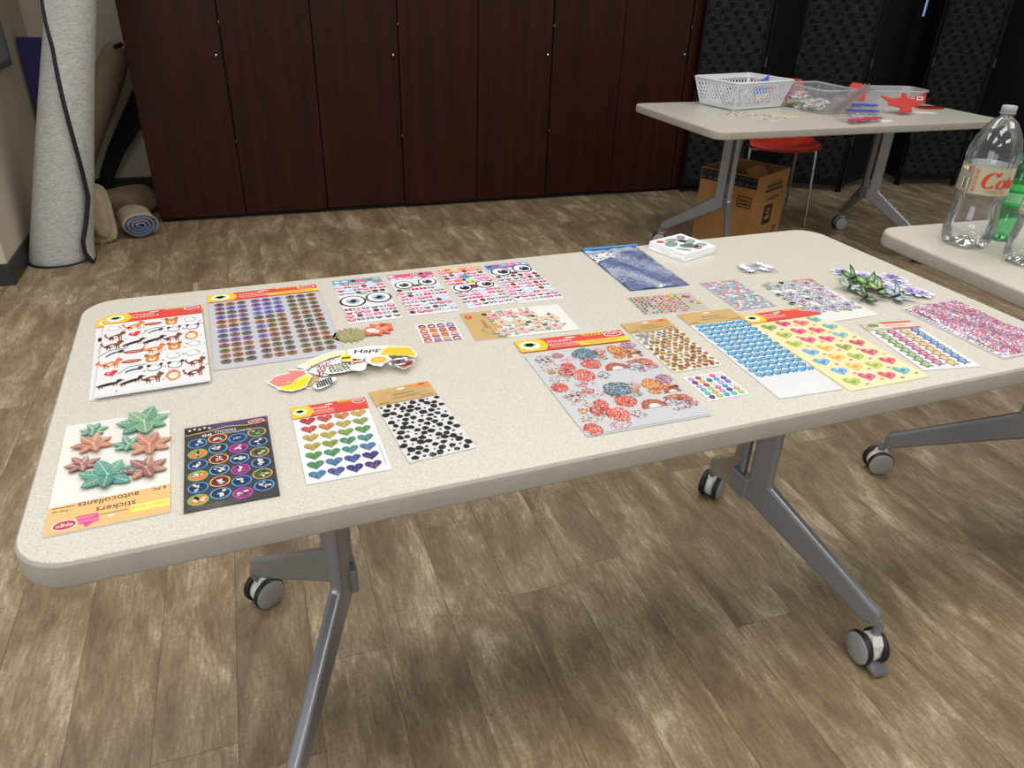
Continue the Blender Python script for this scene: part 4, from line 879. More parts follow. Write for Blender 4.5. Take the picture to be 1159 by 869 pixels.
# --- little gem dots
w, h = .069, .073
t, p = sheet('sticker_sheet', 'small white square sheet of shiny coloured round gem stickers', 'sticker sheet', (.6179, .809), 2.0, w, h, '#f3f2f5', .0006)
R = random.Random(12); GC = ['#2f9ab8', '#b83a8a', '#c8963a', '#8fbf3a', '#a0303c', '#4a2a6a', '#2a6a8a', '#b08ac8', '#d0508a', '#3ab0a8', '#c8c8cc', '#7a5ab8']
for r in range(6):
    for c in range(5):
        x = -w/2+.009+c*.0128; y = h/2-.009-r*.0112; q = MB(); col = R.choice(GC)
        q.lathe([(.0047, 0), (.0044, .0012), (.0030, .0021), (0, .0024)], 16, 0, Matrix.Translation((x, y, .0007)), col=col); q.build('gem_sticker', MT['gem'], t)

# --- blue gem pack, yellow hearts, stars
w, h = .111, .308
t, p = sheet('sticker_pack', 'long kraft topped pack of bright blue bow stickers with blank white end', 'sticker sheet', (.746, .9005), -1.1, w, h, '#eff0f2', .0014)
R = random.Random(13); y1 = h/2-.046
for r in range(13):
    for c in range(7):
        x = -w/2+.011+c*.0150+(.0 if r % 2 else .003); y = y1-.009-r*.0152
        p.poly(starp(x, y, .0080, 5, .70, R.uniform(0, 1)), '#2a7fb2', 1); p.ell(x, y, .0050, .0046, '#4fa8d4', 2); p.ell(x-.001, y+.001, .0017, .0013, '#a8dcf0', 3); p.line([(x+.0035, y-.006), (x+.0072, y-.0015), (x+.0070, y+.0035)], .0014, '#1f4458', 1); p.ell(x-.0058, y+.0050, .0018, .0016, '#7cc8e4', 1)
p.build('blue_gem_print', MT['gem'], t); kraft_header(t, w, h/2-.046, h/2, .0026, corner=False); sleeve(t, w, h-.05, .0036, pad=.0005).location = (0, -.025, 0)
w, h = .155, .284
t, p = sheet('sticker_sheet', 'pale yellow sheet covered with red, blue, green and orange brushed hearts', 'sticker sheet', (.8816, .8807), 1.2, w, h, '#ffe9ab', .0009)
tree_header(t, w, h, h/2-.036, h/2, .0022, ('STICKERS', 'AUTOCOLLANTS'), tab=False, small=False)
R = random.Random(16); y1 = h/2-.036
rows = ['#6f8a2c #b32a56 #d04a66 #4f9a9c', '#8fa32a #c42a58 #d0304e #5a9ea0', '#9aab34 #cc3a68 #cf2f50 #6aa6a8', '#4f93c8 #f0a63a #7f8f2c #b52a48', '#4a8cc8 #eba234 #8fa82e #c22f5a', '#4f96d0 #f0a838 #9ab02e #c4325e', '#8fa82c #c22f66 #cf2c50 #4a98a6']
for r in range(7):
    for c in range(4):
        x = -w/2+.026+c*.0345+(.004 if r % 2 else -.002); y = y1-.019-r*.0340-(.006 if c % 2 == 0 else 0)+.003; col = rows[r].split()[c]; q = PR(.0012); s = .0148; a = R.uniform(-.5, -.2)
        q.poly(heart(x, y, s, a, 24), mixc(col, '#ffffff', .08), 0); q.poly(heart(x+.0012, y-.0004, s*.72, a, 18), mixc(col, '#ffffff', .30), 1); q.poly(heart(x+.002, y, s*.34, a, 12), mixc(col, '#301020', .18), 2); q.line([(x-.006, y+.004), (x-.001, y-.005)], .0008, mixc(col, '#000000', .25), 2)
        q.build('heart_sticker', MT['pr'], t)
        xx, yy = x+.0172, y-.012
        if xx < w/2-.005:
            if (r+c) % 3 == 0: p.line([(xx-.004, yy-.002), (xx+.004, yy+.002)], .0013, '#2f5a9a', 1); p.line([(xx-.003, yy+.002), (xx+.003, yy-.002)], .0011, '#2f5a9a', 2)
            else: p.ell(xx, yy, .0038, .0026, R.choice(['#d85a8a', '#e08a4a', '#c84a7a', '#e27a9a']), 1)
p.build('small_marks', MT['pr'], t)
w, h = .105, .176
t, p = sheet('sticker_pack', 'white pack of four columns of outlined stars in green, pink, yellow and blue', 'sticker sheet', (1.0341, .8395), -7.9, w, h, '#f2f2f5', .0012)
k = PR(.0022); k.rect(-w/2, h/2-.030, w/2, h/2, '#b8b9a4', 0); k.rect(-w*.36, h/2-.024, w*.46, h/2-.008, '#e6c4b8', 1); k.poly([(-w*.14, h/2), (-w*.05, h/2-.008), (w*.48, h/2-.005), (w/2, h/2)], '#c4503c', 2); k.rect(-w*.02, h/2-.029, w/2, h/2-.024, '#c85a44', 2); k.ell(-w*.30, h/2-.012, .011, .0065, '#5a8a52', 2); k.text('STICKERS', w*.10, h/2-.016, .005, '#c03a30', 3, wid=.038); k.ell(-w*.42, h/2-.018, .004, .004, '#d8b03a', 3)
k.build('header_card', MT['pr'], t)
sc = ['#7fa45e', '#c85c8c', '#dcaa54', '#4f84b4']; R = random.Random(17)
for r in range(8):
    for c in range(4):
        x = -w/2+.017+c*.0235; y = h/2-.042-r*.0167+(c % 2)*.003; q = PR(.0015)
        q.poly(starp(x, y, .0126, 5, .54, .25), '#20242e', 0); q.poly(starp(x, y, .0100, 5, .54, .25), mixc(sc[c], '#ffffff', .12), 1); q.poly(starp(x, y, .0048, 5, .55, .25), mixc(sc[c], '#ffffff', .35), 2); q.build('star_sticker', MT['gem'], t)
p.rect(-w*.3, -h/2+.004, w*.3, -h/2+.0044, '#9a9aa2', 1); p.build('fine_print', MT['pr'], t)

# --- glitter confetti pack on the right
w, h = .135, .216
t, p = sheet('glitter_pack', 'thick clear pack of dense pink, red and violet glitter at the right table end', 'pack', (1.1928+.004, .8652), 2.5, w, h, '#e9e6ea', .0030, part='backing_card')
R = random.Random(18); PC = ['#b8486e', '#c8607e', '#b04458', '#8a6aa8', '#6a7ab0', '#c8a0a8', '#d8ccd4', '#a8b8c0', '#9a9ab0', '#4a90a8', '#e0b0c0', '#d0644e', '#8a4a8a', '#c8b85a', '#e8e0e8', '#6aa0b8']
mb = MB(); n1, n2_ = 46, 74; vs = []
for j in range(n2_+1):
    for i in range(n1+1):
        x = (i/n1-.5)*(w-.014)+.003; y = (j/n2_-.5)*(h-.010); e = min(i, n1-i, j, n2_-j); vs.append((x, y, .0034+min(e, 3)*.0016+.0022*sin(30*x+55*y)*sin(70*x)+R.uniform(0, .0006)))
for j in range(n2_):
    for i in range(n1):
        zone = sin(22*i/n1+3)*sin(17*j/n2_+1); c = R.choice(PC[:7]+['#b8486e', '#c0685a'] if zone > 0 else PC)
        mb.add([vs[j*(n1+1)+i], vs[j*(n1+1)+i+1], vs[(j+1)*(n1+1)+i+1], vs[(j+1)*(n1+1)+i]], [(0, 1, 2, 3)], 0, c)
mb.build('glitter_fill', MT['gem'], t)
for q in range(26):
    yy = -h*.46+q*h*.036; p.rect(-w/2+.0015, yy, -w/2+.0065, yy+h*.022, R.choice(['#2f6a86', '#3a2f4a', '#8a4a7a', '#e8e8ee', '#20242a', '#c86a9a']), 1)
p.build('edge_print', MT['gem'], t); sleeve(t, w, h, .0095, 'sleeve', 'clear_sleeve', .002)

# --- purple flower pack, clear packets, loose gems, zip bag, card stack
w, h = .122, .190
t, p = sheet('sticker_pack', 'kraft topped card of lilac and blue flower stickers beside the butterfly pile', 'sticker sheet', (.9995, 1.0515), 1.4, w, h, '#eeece6', .0014)
p.rect(-w/2, h/2-.030, w/2, h/2, '#b9a077', 0); p.poly([(w/2, h/2), (w*.1, h/2), (w*.3, h/2-.010), (w/2, h/2-.018)], '#b8604a', 1); p.build('kraft_print', MT['pr'], t)
R = random.Random(19)
for r in range(4):
    for c in range(3):
        flower('flower_sticker', t, -w*.30+c*w*.29+R.uniform(-.004, .004), h*.38-r*.038+R.uniform(-.004, .004), .0185, R.choice(['#8f98b8', '#a890b8', '#98a8c0', '#b0a0c0', '#8fa0b4']), R.choice(['#8a9c88', '#98a080', '#7f9a90']), .0024+.0004*((r+c) % 2), 2, 7)
w, h = .083, .140
t, p = sheet('gem_sheet', 'clear backed sheet of tiny multicoloured sparkling gem stickers', 'sticker sheet', (.8601, 1.1152), -.5, w, h, '#b3b1b6', .0008)
R = random.Random(21)
for r in range(17):
    for c in range(11):
        if R.random() < .05: continue
        x = -w/2+.006+c*.0071+(r % 2)*.002; y = h/2-.007-r*.0079; s = R.uniform(.0028, .0038); col = R.choice(['#e03a6a', '#d85a9a', '#3a9ac0', '#f2f2f6', '#7ac0d8', '#e88a5a', '#5aa86a', '#b04ac0', '#c8c8d8', '#e8e0ea', '#d04a3a'] if r < 9 else ['#8a94a0', '#6aa0b0', '#c8ccd4', '#d8584a', '#5a9a8a', '#e8eaee', '#7a6a9a'])
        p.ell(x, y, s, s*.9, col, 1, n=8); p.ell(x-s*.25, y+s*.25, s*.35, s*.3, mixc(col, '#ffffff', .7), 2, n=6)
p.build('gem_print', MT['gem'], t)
# loose red gems on clear film
w, h = .133, .086
t = thing('gem_sheet', 'nearly invisible clear film with scattered small red, green and violet gems', 'sticker sheet', (.7052, 1.1096, TH+.0003), rad(-3.8))
MB().box((-w/2, -h/2, 0), (w/2, h/2, .0004)).build('clear_film', MT['sleeve'], t); R = random.Random(22)
q = MB()
for r in range(8):
    for c in range(12):
        x = -w/2+.006+c*.0083+R.uniform(-.001, .001); y = h/2-.008-r*.0098-.001*c*.3
        if R.random() < .12: continue
        col = R.choice(['#2f9a5a', '#1f7a4a', '#c8243a']) if c < 1 else R.choice(['#c8243a', '#20242a', '#3a3a4a', '#2f8a5a']) if c < 4 else R.choice(['#c8243a', '#d0303a', '#e05a7a', '#7a3aa8', '#c86ab0', '#2f9a4a', '#e8a02a', '#b81f30'])
        if 4 <= c <= 6 and r < 2: col = R.choice(['#c8243a', '#5a2a9a'])
        q.lathe([(.0026, 0), (.0020, .0010), (0, .0014)], 8, 0, Matrix.Translation((x, y, .0005)), col=col)
for dx, dy, col in ((.047, .026, '#a01a2a'), (.053, .022, '#b8202e'), (.050, .0, '#c23a5a'), (.060, -.008, '#d8982a'), (.018, .034, '#e8a02a'), (.022, .030, '#e8b03a')): q.lathe([(.0042, 0), (.0034, .0012), (0, .0018)], 10, 0, Matrix.Translation((dx, dy, .0005)), col=col)
tag(q.build('loose_gems', MT['gem'], t), kind='stuff')
# tiny die-cut packet
t = thing('sticker_packet', 'tiny clear packet of white and grey paper flowers near the back edge', 'packet', (.984, 1.2252, TH+.0003), rad(-9))
MB().box((-.040, -.026, 0), (.040, .026, .0006)).build('clear_film', MT['sleeve'], t); R = random.Random(23); q = MB()
for k in range(20): x, y = R.uniform(-.034, .034), R.uniform(-.018, .018); q.prism(starp(x, y, .012, 5, .5, R.uniform(0, 3)), .0008+.0003*k, .0010+.0003*k, 0, R.choice(['#f4f4f6', '#dfe0e6', '#b8bcc6', '#eceef2', '#9aa0ac']))
q.build('paper_cuts', MT['pr'], t)
# zip bag
w, h = .130, .243
t = thing('zip_bag', 'flat zip bag of silvery blue foil with blue header and speckled white label', 'bag', (.731, 1.3038, TH+.0003), rad(-.5))
mb = MB(); nx, ny = 40, 60; R = random.Random(24); bc_ = ['#6478a4', '#7486ac', '#5a6c94', '#7f80a0', '#8f96ac', '#6a78a0', '#a0a4b4', '#80749c', '#5f84b4']
zf = lambda x, y: .0022+.0030*(1-(2*x/w)**8)*(1-(2*y/h)**8)+.0011*sin(60*y+22*x+3*sin(70*x))+.0006*sin(150*y-60*x)
for j in range(ny):
    for i in range(nx):
        x0, x1 = (i/nx-.5)*w, ((i+1)/nx-.5)*w; y0, y1 = (j/ny-.5)*h, ((j+1)/ny-.5)*h; f = (j+.5)/ny; g = (i+.5)/nx
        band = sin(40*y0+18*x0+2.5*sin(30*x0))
        if f > .955: c = '#3a6ab0'
        elif f > .90: c = '#7ab4e0' if f > .915 else '#b8d4ea'
        elif f > .84: c = '#a3a7b2'
        elif f > .845-.18*(1-g)*1.1 and g < .55: c = R.choice(['#e6e8ec', '#dfe2e8', '#e8eaee', '#3a3f4a']) if g < .5 else '#9a9eac'
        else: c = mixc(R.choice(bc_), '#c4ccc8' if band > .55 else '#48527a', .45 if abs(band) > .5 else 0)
        mb.add([(x0, y0, zf(x0, y0)), (x1, y0, zf(x1, y0)), (x1, y1, zf(x1, y1)), (x0, y1, zf(x0, y1))], [(0, 1, 2, 3)], 0, c)
mb.box((-w/2, -h/2, 0), (w/2, h/2, .0012), 0, '#5a6a92'); mb.build('foil_pouch', MT['gem'], t); sleeve(t, w, h, .0066, 'sleeve', 'clear_sleeve', .001)
MB().box((-w/2, h/2-.014, .006), (w/2, h/2-.009, .0085)).build('zip_strip', simple('zip_blue', '#5f9ad0', .3), t)
# card stack
R = random.Random(25)
for k in range(4):
    w, h = .104, .104
    t = thing('card', ['white card at the bottom of the floral card stack', 'white card second from the bottom of the floral card stack', 'white card just under the top floral card', 'white card with grey green leaves and red berries, top of the card stack'][k], 'card', (.8885-.004+.002*k, 1.369+.002*k, TH+.0003+.0039*k), rad(18+[2, -1, 1, 0][k]), 'stack of square floral cards')
    bevel(MB().box((-w/2, -h/2, 0), (w/2, h/2, .0036), 0, '#efefee').build('card_body', MT['pr'], t), .0006)
    if k == 3:
        p = PR(.0037)
        for fx, fy, rx, ry, a, c in ((-.25, .1, .016, .010, .5, '#7c8f8a'), (-.02, .28, .016, .008, -.2, '#8fa09a'), (.22, .0, .018, .008, .4, '#8a9c96'), (.0, -.18, .018, .010, -.5, '#5f6f6e'), (.28, .30, .012, .007, .8, '#9a7f8a'), (-.34, .33, .008, .006, 0, '#c24a5a'), (.12, .12, .008, .006, 0, '#2a2a2e'), (.30, -.26, .012, .008, .2, '#8aa294'), (-.28, -.28, .014, .006, -.9, '#9aa6a2'), (.08, -.36, .010, .006, .4, '#b07a86')):
            rx, ry = rx*1.25, ry*1.45; p.ell(fx*w, fy*h, rx, ry, c, 1, a); p.line([(fx*w-rx*cos(a), fy*h-rx*sin(a)), (fx*w+rx*cos(a), fy*h+rx*sin(a))], .0008, mixc(c, '#ffffff', .4), 2)
        p.build('floral_print', MT['pr'], t)
# ------------------------------------------------------------------ heap of cut-out word stickers
PILE = {
 'tan': [(0.0373, 1.0119), (0.0581, 0.9994), (0.0543, 0.983), (0.0385, 0.9621), (0.0314, 0.9683), (0.0359, 0.9968)],
 'pink': [(-0.0201, 0.9976), (-0.0029, 1.0166), (0.0149, 1.0182), (0.0138, 1.0297), (0.0383, 1.0228), (0.0398, 1.0067), (0.0375, 0.992), (0.0151, 0.9813), (0.0029, 0.9722), (-0.0082, 0.9774), (-0.0151, 0.9898)],
 'cream': [(0.0251, 1.0334), (0.0583, 1.0594), (0.0851, 1.0716), (0.1019, 1.0694), (0.1024, 1.0569), (0.0781, 1.0491), (0.0451, 1.0301), (0.0401, 1.0201)],
 'maroon': [(0.0412, 1.0108), (0.0659, 1.0335), (0.0903, 1.0457), (0.0931, 1.0353), (0.0811, 1.0063), (0.0651, 0.9908), (0.0557, 0.9956)],
 'yellow': [(-0.0068, 0.9688), (-0.0026, 0.9758), (0.0107, 0.9742), (0.0239, 0.9937), (0.0363, 1.0011), (0.0448, 0.9965), (0.0382, 0.979), (0.0329, 0.9637), (0.021, 0.9589), (0.0132, 0.9562)],
 'black': [(0.0423, 0.961), (0.0496, 0.9757), (0.0603, 0.9834), (0.0778, 0.9798), (0.0756, 0.9705), (0.0611, 0.9557), (0.0489, 0.9509)],
 'green': [(0.0637, 0.9956), (0.0759, 1.0307), (0.0931, 1.0353), (0.1073, 1.0173), (0.1166, 0.9963), (0.0873, 0.9911), (0.0712, 0.9913)],
 'happy': [(0.1051, 1.0611), (0.1405, 1.0663), (0.1682, 1.0611), (0.1765, 1.0463), (0.1543, 1.0327), (0.1211, 1.0252), (0.1052, 1.032)],
 'teal': [(0.1173, 1.0145), (0.1255, 1.0263), (0.1531, 1.0258), (0.1555, 1.0156), (0.1394, 1.0083), (0.1266, 1.0072)],
 'peach': [(0.1053, 1.0178), (0.12, 1.0184), (0.1266, 1.0072), (0.1153, 1.0012), (0.1057, 1.0062)],
 'moon': [(0.0911, 1.0359), (0.099, 1.0481), (0.1099, 1.0354), (0.1073, 1.0173), (0.097, 1.0178), (0.0906, 1.0243)],
 'brown': [(0.1682, 0.9818), (0.1806, 1.0015), (0.1994, 0.9939), (0.1881, 0.9762), (0.1759, 0.9684)],
 'white': [(0.1571, 0.9895), (0.1705, 1.0043), (0.1896, 1.0037), (0.181, 0.9828), (0.1682, 0.9818)],
 'speech': [(0.1531, 1.0379), (0.1681, 1.0486), (0.201, 1.0369), (0.2059, 1.0087), (0.2014, 0.998), (0.1885, 1.0087), (0.1478, 1.0201)],
 'cloud': [(0.0999, 0.9943), (0.1153, 1.0012), (0.1262, 0.9982), (0.1211, 0.9794), (0.1114, 0.9755), (0.1003, 0.983)],
 'sun': [(0.1274, 1.0117), (0.1417, 1.0218), (0.1612, 1.0116), (0.1647, 0.9966), (0.1531, 0.9906), (0.1448, 0.9794), (0.1321, 0.9897), (0.1256, 1.0006)]}
ST = {'pink': ('#e88480', '#c85a5c', 'pink jagged cut-out at the left end of the word sticker heap'), 'tan': ('#b5a276', '#8a7a52', 'tan cut-out under the yellow words in the heap'),
 'yellow': ('#ecdf2e', '#a8981a', 'bright lemon yellow cut-out words at the lower left of the heap'), 'cream': ('#f2e6bc', '#e0b078', 'long pale cream strip on the upper left of the heap'),
 'maroon': ('#f0eef0', '#a83a6a', 'white cut-out with dark pink scribbled lettering in the heap'), 'black': ('#f2f2f3', '#2a2a2e', 'white cut-out with black looped lettering lying lowest in the heap'),
 'green': ('#eef0ec', '#4a5a48', 'white cut-out with dark green squiggles in the middle of the heap'), 'moon': ('#f0de3a', '#3a3a2a', 'small yellow cut-out with black mark in the middle of the heap'),
 'happy': ('#f3f2f2', '#2a2a30', 'white strip lettered Happy along the top of the heap'), 'teal': ('#6f9c98', '#3f6a66', 'narrow teal cut-out between the white strip and the sun'),
 'speech': ('#f0c22a', '#c8901a', 'golden yellow ragged banner at the right end of the heap'), 'sun': ('#f2f1ee', '#e8a83a', 'orange sun sticker with white rays in the heap'),
 'cloud': ('#eef2f4', '#b8c4cc', 'white cloud cut-out below the sun in the heap'), 'brown': ('#a8604c', '#7a3a30', 'rusty brown cut-out at the lower right of the heap'),
 'white': ('#f0eff0', '#5a2a34', 'white cut-out with maroon edge at the right of the heap'), 'peach': ('#e8a284', '#b8604a', 'small peach coloured cut-out in the middle of the heap')}
R = random.Random(77)
for k, (nm, P) in enumerate(PILE.items()):
    cx = sum(x for x, y in P)/len(P); cy = sum(y for x, y in P)/len(P); Q = [(x-cx, y-cy) for x, y in P]
    if sum(Q[i][0]*Q[(i+1) % len(Q)][1]-Q[(i+1) % len(Q)][0]*Q[i][1] for i in range(len(Q))) < 0: Q = Q[::-1]
    D = []
    for i in range(len(Q)):       # scalloped die-cut border
        (x0, y0), (x1, y1) = Q[i], Q[(i+1) % len(Q)]; L = math.hypot(x1-x0, y1-y0); n = max(1, int(L/.0042)); nx, ny = (y1-y0)/L, -(x1-x0)/L
        for j in range(n): f = j/n; b = .0010*(1 if j % 2 else -.3); D.append((x0+(x1-x0)*f+nx*b, y0+(y1-y0)*f+ny*b))
    body, ink, lab = ST[nm]; z = TH+.0003+.00085*k
    t = thing('word_sticker', lab, 'sticker', (cx, cy, z), 0, 'heap of cut-out word stickers')
    border = '#f4f3f2'; MB().prism(D, 0, .0006, 0, border, side='#8a8884').build('sticker_base', MT['pr'], t)
    p = PR(.0007); I = [(x*.90, y*.88) for x, y in D]; p.poly(I, body, 0)
    if nm == 'happy': p.text('Happy', .002, .002, .017, ink, 2, -.05, wid=.052, bold=.02, shear=.2)
    elif nm == 'sun':
        for q in range(16): a = 2*pi*q/16; p.poly([(.008*cos(a-.1), .008*sin(a-.1)-.001), (.0165*cos(a), .0165*sin(a)-.001), (.008*cos(a+.1), .008*sin(a+.1)-.001)], '#e8a83a' if q % 2 else '#f4f3f0', 1)
        p.ell(.001, .0015, .0125, .0105, '#e9a437', 2, n=22); p.text('SUNSHINE', .001, .0015, .0030, '#b8702a', 3, wid=.018) if False else p.ell(.001, .0015, .0075, .0055, '#f0b850', 3); 
    elif nm in ('pink', 'speech', 'cream', 'tan', 'yellow'):
        xs = [x for x, y in Q]; ys = [y for x, y in Q]; a = .75 if nm == 'cream' else (.35 if nm in ('pink', 'yellow') else -.2)
        for r in range(4 if nm != 'tan' else 0):
            for q in range(13):
                u = -.5+q/12; v = (r-1.5)/4.2; X, Y = u*(max(xs)-min(xs))*.70, v*(max(ys)-min(ys))*.55; X, Y = X*cos(a*.5)-Y*sin(a*.5), X*sin(a*.5)+Y*cos(a*.5)
                p.rect(X-.0011, Y-.0011, X+.0008+.0006*(q % 2), Y+.0012, mixc(ink, body, .2) if (q*7+r*3) % 5 else body, 1)
    else:
        xs = [x for x, y in Q]; ys = [y for x, y in Q]; bw_, bh_ = max(xs)-min(xs), max(ys)-min(ys); sl = {'maroon': .6, 'black': .35, 'green': .1}.get(nm, 0)
        nr = {'cloud': 1, 'teal': 1, 'peach': 1, 'moon': 1, 'brown': 2}.get(nm, 4)
        for r in range(nr):
            pts = []
            for q in range(19): u = q/18-.5; pts.append((u*bw_*.66+.0016*sin(q*2.3+r), (r-(nr-1)/2)*bh_*.15+bh_*.09*sin(q*1.9+r*1.3)+sl*u*bw_*.6))
            p.line(pts, .0018 if nm != 'cloud' else .0006, ink, 1+r % 2)
        if nm in ('maroon', 'green'):
            for q in range(5): p.ell((q-2)*bw_*.13, (q-2)*bh_*.10*(1 if nm == 'maroon' else -.4), .0030, .0022, ['#d85a90', '#b8d84a', '#e0a0b8', '#6a9a5a', '#c84a7a'][q], 3)
    p.build('sticker_print', MT['pr'], t)

# ------------------------------------------------------------------ heap of paper flowers and butterflies
FL = [(1.1511, 1.1619), (1.1805, 1.1306), (1.1990, 1.1071), (1.2284, 1.1037), (1.2277, 1.0838), (1.1799, 1.0683), (1.2117, 1.0329), (1.2200, 1.0161), (1.1640, 1.0869)]
fl_lab = ['lone lilac paper flower at the far tip of the butterfly heap', 'lilac paper flower second from the far tip of the heap', 'lilac and white paper flower by the top butterfly', 'white paper flower at the right corner of the heap nearest the table end',
          'white flower with violet centre under the right corner flower', 'pale lilac paper flower in the middle, beside the third butterfly', 'white paper flower near the glitter pack', 'white and pink paper flower closest to the glitter pack', 'pale lilac flower between the upper butterflies']
R = random.Random(41)
for k, (x, y) in enumerate(FL):
    t = thing('paper_flower', fl_lab[k], 'paper flower', (x, y, TH+.0004+.0013*(k % 4)), R.uniform(0, 3), 'heap of lilac paper flowers')
    mb = MB(); s = R.uniform(.024, .029)
    for l in range(3):
        for q in range(6):
            a = 2*pi*q/6+l*.5; L = s*(1-.24*l); c = ['#f2f1f5', '#d9d3ea', '#b9b0d8'][l] if k % 3 else ['#e2deee', '#c4bcdc', '#8f84bc'][l]; m = Matrix.Translation((0, 0, .0002+.0008*l)) @ Matrix.Rotation(a, 4, 'Z') @ Matrix.Rotation(-rad(1.5+4*l), 4, 'Y')
            P = [(L*(.06+.94*u), L*.30*sin(pi*u)**.7) for u in [i/8 for i in range(9)]]; P = P+[(u, -v) for u, v in reversed(P[1:-1])]; mb.prism(P[::-1], 0, .0003, 0, c, m)
            mb.prism([(L*.15, -L*.02), (L*.75, -L*.015), (L*.75, L*.015), (L*.15, L*.02)], .00035, .00045, 0, '#7a6fae', m)
    mb.build('petals', MT['pr'], t); MB().lathe([(.0032, 0), (.0026, .0012), (0, .0018)], 10, 0, Matrix.Translation((0, 0, .0026)), col='#4a4078').build('flower_centre', MT['pr'], t)
BF = [((1.136, 1.115), 20, '#4f8236', '#1d2816', 'green and black paper butterfly at the top left of the heap'), ((1.138, 1.078), -10, '#5f9a48', '#202c18', 'bright green paper butterfly second in the row'),
      ((1.142, 1.048), 15, '#7fa84a', '#3a3020', 'green and brown paper butterfly third in the row, wing raised'), ((1.088, 1.024), 30, '#4f6a3a', '#1c1c18', 'dark olive paper butterfly nearest the white end of the flower card'),
      ((1.150, 1.012), 10, '#8fa8b0', '#4a5a62', 'grey blue paper butterfly nearest the glitter pack'), ((1.094, 1.075), 40, '#a8c0a8', '#5a7a62', 'pale green paper butterfly half over the flower card edge')]
for k, ((x, y), a, c, dk, lab) in enumerate(BF):
    t = thing('paper_butterfly', lab, 'paper butterfly', (x, y, TH+.0062), rad(a), 'heap of green paper butterflies')
    for s in (1, -1):
        mb = MB(); m = Matrix.Rotation(s*rad(34 if s > 0 else 6), 4, 'X')
        up = [(-.002, 0), (.004, .006), (.013, .016), (.019, .021), (.020, .014), (.014, .004), (.006, 0)]; lo = [(-.003, 0), (.004, .001), (.004, .008), (-.002, .016), (-.009, .016), (-.012, .009)]
        for P in (up, lo):
            P = [(u*1.55, s*v*1.55) for u, v in P]; P = P if s > 0 else P[::-1]; cx = sum(u for u, v in P)/len(P); cy = sum(v for u, v in P)/len(P)
            if sum(P[i][0]*P[(i+1) % len(P)][1]-P[(i+1) % len(P)][0]*P[i][1] for i in range(len(P))) < 0: P = P[::-1]
            mb.prism(P, 0, .0003, 0, dk, m); mb.prism([(cx+(u-cx)*.74, cy+(v-cy)*.74) for u, v in P], .0003, .0006, 0, c, m); mb.prism([(cx+(u-cx)*.3, cy+(v-cy)*.3) for u, v in P], .0006, .0008, 0, mixc(c, '#ffffff', .45), m)
        mb.build('wing', MT['pr'], t)
    MB().tube([(-.026, 0, .0006), (-.008, 0, .0020), (.008, 0, .0022), (.016, 0, .0014)], [.0008, .0022, .0024, .0012], 8, col='#1c1a16').tube([(.012, 0, .0012), (.020, .004, .004)], .0003, 5, col='#1c1a16').tube([(.012, 0, .0012), (.020, -.004, .004)], .0003, 5, col='#1c1a16').build('butterfly_body', MT['pr'], t)

# ------------------------------------------------------------------ bottles
def petaloid(R_, foot):
    def f(r, z, a):
        if z < foot: k = (1-z/foot); return (r*(1-.10*k*(1-cos(5*a))*.5), z+foot*.55*k*(.5-.5*cos(5*a)))
        return (r, z)
    return f
def bottle(label, x, y, R_, H, m, capm, lab, rz, neck=.0125, group='empty drink bottles'):
    t = thing('plastic_bottle', label, 'bottle', (x, y, TH+.0006), rz, group); s = H/.305; q = R_/.055
    prof = [(.012, .012), (.030, .004), (.042, .0), (.049, .006), (.0535, .020), (.055, .040), (.0545, .062), (.0515, .082), (.0492, .098), (.0492, .106), (.0515, .118), (.0528, .126), (.0528, .190), (.0545, .196), (.0545, .204), (.0525, .222), (.0465, .243), (.0370, .262), (.0255, .279), (.0165, .287), (.0135, .290)]
    P = [(r*q, z*s) for r, z in prof]; P[-1] = (neck, P[-1][1]); P[-2] = (max(neck*1.15, P[-2][0]*.9), P[-2][1])
    def rib(r, z, a):
        r, z = petaloid(R_, .014*s)(r, z, a)
        if .10*s < z < .125*s: r *= 1-.012*(.5+.5*cos(12*a))
        return (r, z)
    b = MB().lathe(P, 60, 0, mod=rib); b.add([(P[0][0]*cos(2*pi*i/60), P[0][0]*sin(2*pi*i/60), P[0][1]) for i in range(60)], [list(range(59, -1, -1))]); zt = P[-1][1]
    b.lathe([(neck, zt), (neck, zt+.003), (neck+.0032, zt+.0035), (neck+.0032, zt+.005), (neck, zt+.0055), (neck, zt+.008)], 40)
    b.build('bottle_body', m, t)
    c = MB().lathe([(neck+.0015, zt+.0062), (neck+.0022, zt+.0065), (neck+.0022, zt+.020), (neck+.0012, zt+.0215), (0, zt+.0218)], 48, 0, mod=lambda r, z, a: (r+.0004*cos(48*a) if r > neck+.002 else r, z)); c.lathe([(neck+.0030, zt+.0055), (neck+.0030, zt+.008)], 48); c.build('cap', capm, t)
    return t, s, q
def wrap(mb, name, mat, parent, r, a0):
    """bend flat artwork (x metres round the bottle, y up) on to a cylinder"""
    mb.v = [((r+z)*sin(x/r+a0), -(r+z)*cos(x/r+a0), y) for x, y, z in mb.v]; return mb.build(name, mat, parent)
def label_part(t, r, z0, z1, col, art, a0=0):
    n = 64; L = MB(); L.lathe([(r, z0), (r, z1)], n, 0, col=col); o = L.build('paper_label', MT['gem'], t)
    L = MB(); L.lathe([(r-.0006, z1), (r-.0006, z0)], n, 0, col='#dcdcd8'); L.build('label_inside', MT['pr'], o)
    p = PR(.0009); art(p); 
    if p.v: wrap(p, 'label_print', MT['pr'], o, r, a0)
def fine(p, x0, x1, y0, y1, col, n): 
    RR = random.Random(n)
    for k in range(n):
        y = y0+(y1-y0)*k/n; x = x0
        while x < x1: d = RR.uniform(.002, .006); p.rect(x, y, min(x1, x+d), y+(y1-y0)/n*.45, col, 1); x += d+.0012
